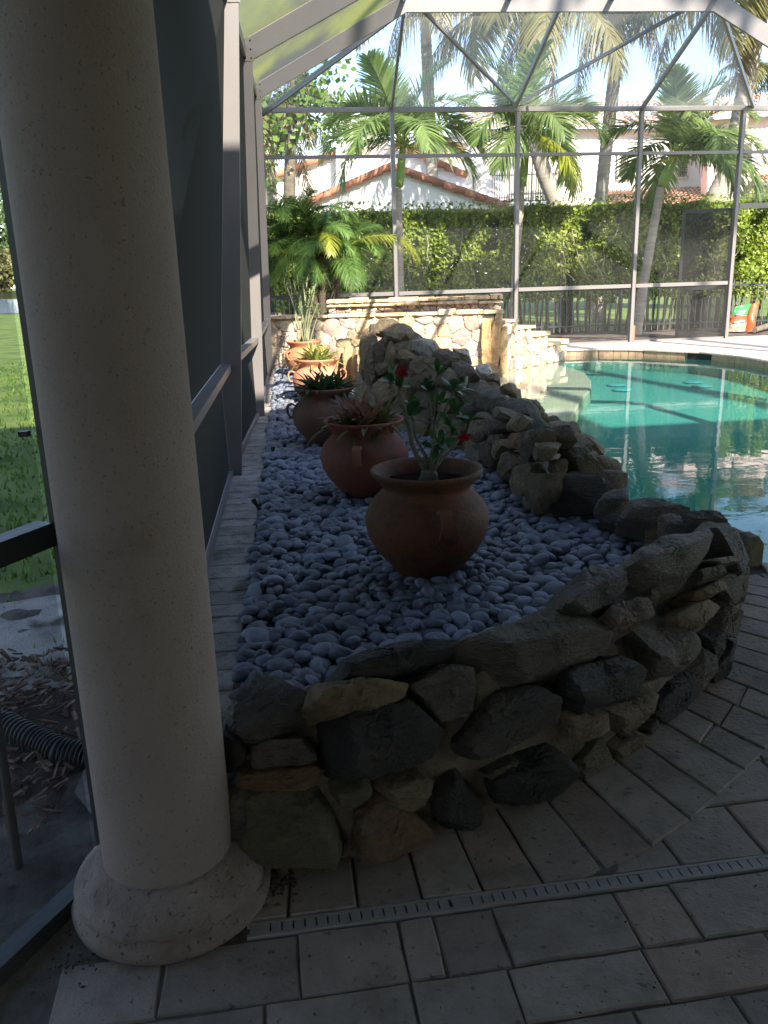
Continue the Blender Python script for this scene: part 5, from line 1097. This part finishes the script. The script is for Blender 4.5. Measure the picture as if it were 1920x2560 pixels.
while len(pts) < 110000:
    x = hp.uniform(-6.5, 14); z0 = .75+.35*noise.noise((x*1.3, 9, 3)); zt = hz(x)
    r = hp.rand(); 
    if r < .50: z = hp.uniform(z0, zt); y = HY+.34*noise.noise((x*1.6, z*1.6, 7))+abs(hp.normal(0, .16)); nn = (0, -1, .6)
    elif r < .62: z = zt-abs(hp.normal(0, .07)); y = HY+hp.uniform(0, 1.3); nn = (0, -.3, 1)
    else: z = hp.uniform(z0, zt); y = HY+hp.uniform(.3, 1.2); nn = (0, -.5, .5)
    if noise.noise((x*2.6, z*2.6, 3)) < -.32 and r < .50: continue
    if z < 1.15 and hp.rand() < .40: continue
    pts.append((x, y, z)); ln_.append(nn)
    if r > .985: pts.append((x, y, zt+hp.uniform(0, .22))); ln_.append((0, 0, 1))
V, F = leafcloud(np.array(pts), .10, hp, np.array(ln_, float)); link("foliage", fastmesh("foliage", V, F, m_hedge), he)
ip = np.stack([hp.uniform(-6.5, 14, 16000), HY+.75+hp.normal(0, .12, 16000), hp.uniform(.85, 2.95, 16000)], 1)
V, F = leafcloud(ip, .17, hp); link("inner_foliage", fastmesh("inner_foliage", V, F, m_hedge), he)
for k in range(190):
    x = -5.5+k*.1+hp.uniform(-.06, .06); y = HY+.35+hp.uniform(-.2, .3); mb = MB(); dx = hp.normal(0, .12); hgt = hp.uniform(1.1, 2.0); mb.tube([(x, y, -.05), (x+dx*.4+hp.normal(0, .03), y, hgt*.5), (x+dx, y, hgt)], [hp.uniform(.025, .05), .028, .015], 6); mb.obj("stem", m_twig, he, 180)
for k in range(16):
    x = hp.uniform(-3.5, 9); z = hp.uniform(1.0, 1.6); mb = MB(); q = [(x, HY-.12, z)]
    for j in range(4): q.append((q[-1][0]+hp.normal(0, .09), HY-.12-.02*j, q[-1][2]+hp.uniform(.18, .32)))
    mb.tube(q, np.linspace(.016, .005, 5), 5); mb.obj("branch", M("pale_twig", [(.30, .27, .20), (.4, .36, .28)], .9), he, 180)
fe = thing("picket_fence", "low dark metal picket fence in front of the hedge stems", "fence", (2, 20.6, 0))
for z in (.18, 1.04): mb = MB(); mb.box((3.5, 20.75, z), (19, .03, .04)); mb.obj("rail", m_alu_dark, fe)
mb = MB()
for k in range(126): mb.box((-5.9+k*.15, 20.75, .6), (.018, .018, 1.14))
tag(mb.obj("pickets", M("picket_paint", [(.10, .10, .10), (.16, .16, .155)], .5), fe), kind='stuff')

# ------------------------------------------------------------------ broadleaf tree at the left
m_big = M("round_leaf", [(.10, .18, .035), (.18, .26, .06)], .45, 2, 0, island=.3, transl=.4)
P_ = [aty(*p, 24) for p in ((722, 720), (723, 500), (726, 380), (728, 290), (735, 200))]; P_[0][2] = -.05; t = thing("broadleaf_tree", "broadleaf tree with blotchy bark and round leaves left of the palms", "tree", P_[0])
mb = MB(); mb.tube(P_, [.19, .165, .155, .15, .10], 14); mb.obj("trunk", m_bough, t, 180)
lp = []
for q, n, sx, sz in (((755, 250), 110, .5, .35), ((830, 240), 120, .45, .35), ((790, 300), 90, .5, .25), ((860, 300), 70, .35, .25), ((700, 320), 60, .3, .25), ((690, 260), 60, .35, .3), ((770, 190), 110, .5, .4), ((675, 420), 50, .2, .5), ((850, 350), 30, .2, .2), ((720, 380), 30, .3, .1), ((800, 120), 120, .7, .5)):
    c = aty(*q, 23.7)
    a = P_[3]+(P_[4]-P_[3])*.3; mb = MB(); mb.tube([a, (a+c)/2+(0, 0, .1), c], [.05, .03, .012], 6); mb.obj("bough", m_bough, t, 180)
    for k in range(n): lp.append(c+np.array([hp.normal(0, sx), hp.normal(0, .5), hp.normal(0, sz)]))
V, F = leafcloud(np.array(lp), .17, hp, np.tile([0, -.8, .6], (len(lp), 1)), .85); link("crown", fastmesh("crown", V, F, m_big), t)

# ------------------------------------------------------------------ unseen added trees behind the house, crowns flattened to shade the far screen wall
for i, x in enumerate((7.2, 10.2, 13.2, 16.2)):
    c = np.array([x, -3.2, 19.7]); t = thing("added_shade_tree", "added unseen tree behind the house, crown flattened to shade the far screen wall", "tree", (x, -12.2, -.05), "added shade trees behind the house"); mb = MB(); mb.tube([(x, -3.2-9, -.05), (x, -3.2-4, 12), c], [.3, .2, .1], 8); mb.obj("trunk", m_bough, t, 180)
    n = 900; d = hp.normal(size=(n, 3)); d /= np.linalg.norm(d, axis=1)[:, None]; L3 = c+d*(hp.rand(n)**.4)[:, None]*np.array([1.85, 1.4, .6]); V, F = leafcloud(L3, .42, hp); link("crown", fastmesh("crown", V, F, m_big), t)

# ------------------------------------------------------------------ far shore trees seen left of the column
m_far = M("far_tree_leaf", [(.05, .10, .03), (.10, .15, .05), (.16, .17, .07)], .6, .08, 0, island=.4, transl=.3)
for i, (px, Y, h, w, lb) in enumerate(((-70, 122, 15, 8, "tall green shore tree left of the lake view"), (-5, 118, 6.5, 5, "low reddish shrub like tree on the far lake bank"), (50, 128, 17, 9, "tall grey green tree on the far lake bank beside the column"), (110, 124, 13, 8, "far bank tree hidden behind the column edge"), (-140, 126, 16, 9, "far bank tree at the left frame edge"))):
    c = aty(px, 700, Y); c[2] = -.05; t = thing("shore_tree", lb, "tree", c, "trees on the far lake bank"); mb = MB(); mb.tube([c, c+(0, 0, h*.5)], [.35, .2], 8); mb.obj("trunk", m_bough, t, 180)
    n = 2600; d = hp.normal(size=(n, 3)); d /= np.linalg.norm(d, axis=1)[:, None]; r = hp.rand(n)**.4; L3 = c+np.array([0, 0, h*.58])+d*r[:, None]*np.array([w*.6, w*.6, h*.46])*(1+.3*np.array([noise.noise(Vector((x*2.5).tolist())) for x in d]))[:, None]
    V, F = leafcloud(L3, .75, hp); link("crown", fastmesh("crown", V, F, m_far if i != 1 else M("russet_leaf", [(.13, .13, .05), (.20, .19, .08)], .6, .3, 0, island=.4, transl=.3)), t)
mb = MB(); q = atz(10, 747, -.05); mb.box((q[0]-8, q[1]+3, .3), (26, 1.2, 1.3)); tag(mb.obj("lake_bank", M("bank_grass", [(.16, .17, .06), (.30, .27, .14)], .9, .6)), kind='structure')

# ------------------------------------------------------------------ neighbouring house
m_white = M("white_stucco", [(.76, .73, .72), (.82, .80, .79)], .9, 1.5, .15, 40); m_pink = M("pink_stucco", [(.66, .53, .50), (.72, .60, .57)], .9, 1.5, .15, 40)
m_roof = M("clay_roof", [(.44, .20, .13), (.56, .29, .20), (.64, .38, .29)], .85, 2.2, .3, 20, island=.3); m_rake = M("rake_tile_clay", [(.34, .14, .085), (.50, .23, .14)], .85, 2.2, .3, 20, orand=.3)
m_pane = M("window_glass", [(.30, .31, .25), (.42, .42, .34)], .2, .6); m_frame = M("window_frame", [(.62, .58, .52), (.66, .62, .56)], .6); m_iron = M("black_iron", [(.05, .045, .04), (.07, .06, .055)], .5)
ho = thing("neighbour_house", "white two storey stucco house with clay tile roofs beyond the hedge", "house", (5, 33, 0))
def px3(pts, Y): return [aty(x, y, Y) for x, y in pts]
def wall(pts, Y, d, mat, name="wall", parent=ho, low=True):
    q = px3(pts, Y); mb = MB(); mb.prism(q, (0, d, 0)); return mb.obj(name, mat, parent, fixn=True)
wall([(745, 522), (977, 424), (1268, 522), (1268, 640), (745, 640)], 28, 2.2, m_white, "gable_wall")
wall([(668, 455), (940, 352), (1165, 444), (1165, 640), (668, 640)], 30.3, 2, m_white, "gable_wall")
wall([(840, 303), (893, 303), (893, 640), (840, 640)], 29.7, .55, m_white, "chimney"); 
wall([(893, 297), (972, 320), (972, 640), (893, 640)], 29.95, .3, m_pink, "chimney"); wall([(857, 292), (884, 292), (884, 307), (857, 307)], 29.8, .35, m_frame, "chimney_cap")
wall([(1017, 378), (1050, 352), (1084, 340), (1120, 350), (1160, 380), (1160, 640), (1017, 640)], 31.8, 1, m_pink, "wall")
wall([(1130, 322), (1655, 322), (1790, 322), (1790, 640), (1130, 640)], 33.2, 3, m_white, "wall")
wall([(1768, 300), (2000, 285), (2000, 640), (1768, 640)], 31.0, .6, m_pink, "wall")
wall([(1268, 382), (1392, 382), (1392, 506), (1268, 506)], 33.17, .04, m_pink, "wall_niche")
def rake(a, c, Y, n):
    A_, B_ = aty(*a, Y), aty(*c, Y); d = (B_-A_)/np.linalg.norm(B_-A_)
    for k in range(n):
        p, q = A_+(B_-A_)*k/n, A_+(B_-A_)*(k+1.12)/n; up = .02*(k % 2)
        mb = MB(); mb.tube([p+(0, -.06, .02), q+(0, -.06, -.015)], [.105, .125], 10); mb.obj("rake_tile", m_rake, ho, 60)
rake((748, 515), (977, 416), 27.9, 9); rake((1272, 518), (977, 416), 27.9, 11); rake((668, 448), (892, 362), 30.2, 9); rake((1168, 440), (984, 360), 30.2, 7); rake((1017, 374), (1086, 336), 31.7, 3); rake((1160, 378), (1086, 336), 31.7, 3)
def tiles(quad, name="roof", cols=30, rows=9):
    a, b_, c, d = [np.array(x, float) for x in quad]; n = np.cross(b_-a, d-a); n /= np.linalg.norm(n); n = n if n[2] > 0 else -n; mb = MB()
    for j in range(rows):
        for i in range(cols):
            u0, u1 = i/cols, (i+1)/cols; v0, v1 = j/rows, (j+1.1)/rows; vs = []
            for v, lift in ((v0, .05), (v1, .0)):
                for k in range(5):
                    u = u0+(u1-u0)*k/4; p = a+(b_-a)*u+(d-a)*v+(a-b_+c-d)*u*v; vs.append(p+n*(lift+.07*math.sin(math.pi*k/4)))
            mb.add(vs, [(k, k+1, k+6, k+5) for k in range(4)])
    return mb.obj(name, m_roof, ho, 60)
tiles([aty(1495, 524, 29.6), aty(1800, 524, 29.6), aty(1760, 470, 33.1), aty(1500, 476, 33.1)], cols=26, rows=8)
tiles([aty(1120, 326, 32.8), aty(1800, 326, 32.8), aty(1760, 250, 37), aty(1160, 268, 37)], cols=46, rows=9)
tiles([aty(1760, 300, 30.5), aty(2010, 285, 30.5), aty(2010, 225, 34), aty(1790, 250, 34)], cols=20, rows=7)
tiles([aty(1884, 462, 29.4), aty(2000, 458, 29.4), aty(2000, 436, 31), aty(1890, 440, 31)], cols=10, rows=3)
mb = MB(); mb.tube([aty(1880, 463, 29.3), aty(2000, 459, 29.3)], .07, 8); mb.obj("gutter", M("brown_gutter", [(.09, .06, .05), (.12, .085, .07)], .5), ho, 60)
mb = MB(); mb.tube([aty(*p, 29.4) for p in ((1889, 465), (1890, 478), (1897, 484), (1908, 488), (1914, 498), (1912, 512), (1912, 600))], .06, 8); mb.obj("downspout", bpy.data.materials["brown_gutter"], ho, 60)
for (x0, y0, x1, y1) in ((1543, 383, 1573, 448), (1690, 368, 1724, 445)):
    A_, B_ = aty(x0, y1, 33.15), aty(x1, y0, 33.15); w_, h_ = B_[0]-A_[0], B_[2]-A_[2]; c = (A_+B_)/2
    mb = MB()
    for sx in (-1, 1): mb.box(c+(sx*w_/2, 0, 0), (.07, .12, h_)); mb.box(c+(0, 0, sx*h_/2), (w_+.07, .12, .07))
    wf = mb.obj("window", m_frame, ho); mb = MB(); mb.box(c+(0, .02, 0), (w_-.07, .04, h_-.07)); mb.obj("pane", m_pane, wf); mb = MB()
    for k in (-1, 0, 1): mb.box(c+(k*w_*.16, -.03, 0), (.022, .02, h_-.08))
    for k in (-.32, -.16, 0, .16, .32): mb.box(c+(0, -.03, k*h_), (w_-.08, .018, .022))
    mb.obj("muntin", m_iron, wf)
A_, B_ = aty(1272, 506, 33.1), aty(1388, 384, 33.1); c = (A_+B_)/2; w_, h_ = B_[0]-A_[0], B_[2]-A_[2]
for k in (-1, 1):
    mb = MB(); mb.box(c+(k*w_*.25, 0, 0), (w_*.46, .06, h_)); dr2 = mb.obj("balcony_door", m_frame, ho); mb = MB(); mb.box(c+(k*w_*.25, -.035, h_*.05), (w_*.34, .02, h_*.8)); mb.obj("pane", m_pane, dr2)
A_, B_ = aty(1230, 508, 32.3), aty(1396, 434, 32.3); mb = MB(); w_ = B_[0]-A_[0]
for z in (A_[2]+.05, B_[2]): mb.beam((A_[0], 32.3, z), (B_[0], 32.3, z), .035, .035)
for k in range(28): mb.box((A_[0]+w_*k/27, 32.3, (A_[2]+B_[2])/2+.05), (.022, .022, B_[2]-A_[2]+.1))
mb.obj("balcony_railing", m_iron, ho); mb = MB(); mb.box(((A_[0]+B_[0])/2, 32.7, A_[2]-.05), (w_+.1, .95, .12)); mb.obj("balcony_slab", m_white, ho)
wall([(1860, 360), (1880, 355), (1880, 420), (1860, 424)], 30.96, .05, m_iron, "shutter")

# ------------------------------------------------------------------ bag, stake and log by the door opening
m_bagg = M("green_plastic", [(.02, .20, .05), (.04, .30, .08)], .35, 8, .5, 12, spec=.5); m_bago = M("orange_plastic", [(.45, .07, .02), (.62, .13, .05)], .35, 8, .5, 12, spec=.5)
bc = atz(1848, 832, 0)+(.2, .45, 0); 
bt = thing("soil_bag", "crumpled green and orange bag of garden soil standing by the door opening", "bag", bc)
def bagpart(name, z0, z1, mat, tw, x0=-1, x1=1):
    vs = []; n, m = 14, 8
    for i in range(m+1):
        z = z0+(z1-z0)*i/m; t_ = z/.62; wd = .31*(1-.12*t_+.05*math.sin(9*t_)); th = .11*(1-.75*max(0, t_-.35)/.65)
        for j in range(n):
            a = 6.283*j/n; sx = math.cos(a); sx = x0+(x1-x0)*(sx+1)/2
            w = noise.noise((sx*3, math.sin(a)*2, z*7))*.035; vs.append(bc+np.array([(wd+w)*sx+.13*t_**2, (th+w)*math.sin(a), z+.035*t_*noise.noise((sx*4, 3, 1))+ (.05*sx*t_ if t_ > .7 else 0)]))
    mb = MB(); mb.add(vs, [(i*n+j, i*n+(j+1) % n, (i+1)*n+(j+1) % n, (i+1)*n+j) for i in range(m) for j in range(n)]+[tuple(range(n))[::-1], tuple(m*n+j for j in range(n))]); return mb.obj(name, mat, bt, 60)
bagpart("bag_bottom", 0, .2, M("bag_print", [(.10, .12, .05), (.40, .30, .22), (.5, .42, .3)], .4, 14), 0, -1, .45); bagpart("bag_middle", .2, .36, m_bago, 0, -1, .45); bagpart("bag_top", .36, .62, m_bagg, 0, -1, .35); bagpart("bag_side", 0, .6, m_bago, 0, .36, 1.02)
mb = MB(); mb.box(bc+(-.1, -.125, .40), (.13, .006, .035), ((.97, 0, .1), (0, 1, 0), (-.1, 0, .97))); mb.obj("printed_band", M("bag_white", [(.7, .72, .75), (.15, .2, .3)], .4, 60), bt)
mb = MB(); mb.box(bc+(-.08, -.128, .23), (.26, .006, .04), ((.97, 0, .1), (0, 1, 0), (-.1, 0, .97))); mb.obj("printed_band", M("bag_blue", [(.12, .22, .5), (.3, .4, .6)], .4, 30), bt)
p = atz(1588, 852, 0)+(0.02, .25, 0); mb = MB(); mb.tube([p, p+(0, 0, .22), p+(0, 0, .29), p+(0, 0, .31)], [.05, .05, .055, .03], 10); tag(mb.obj("wooden_stub", M("orange_wood", [(.45, .20, .08), (.55, .28, .13)], .8, 8), smooth=50), "short orange wooden stub beside the foot of a far cage post", "wooden stub")
q0, q1 = atz(1886, 832, .0), atz(1990, 806, .0); mb = MB(); mb.tube([q0+(0, 0, .06), (q0+q1)/2+(0, 0, .1), q1+(0, 0, .12)], [.06, .09, .1], 10); tag(mb.obj("fallen_log", m_bough, smooth=60), "grey log lying on the ground near the right edge, beyond the deck", "log")
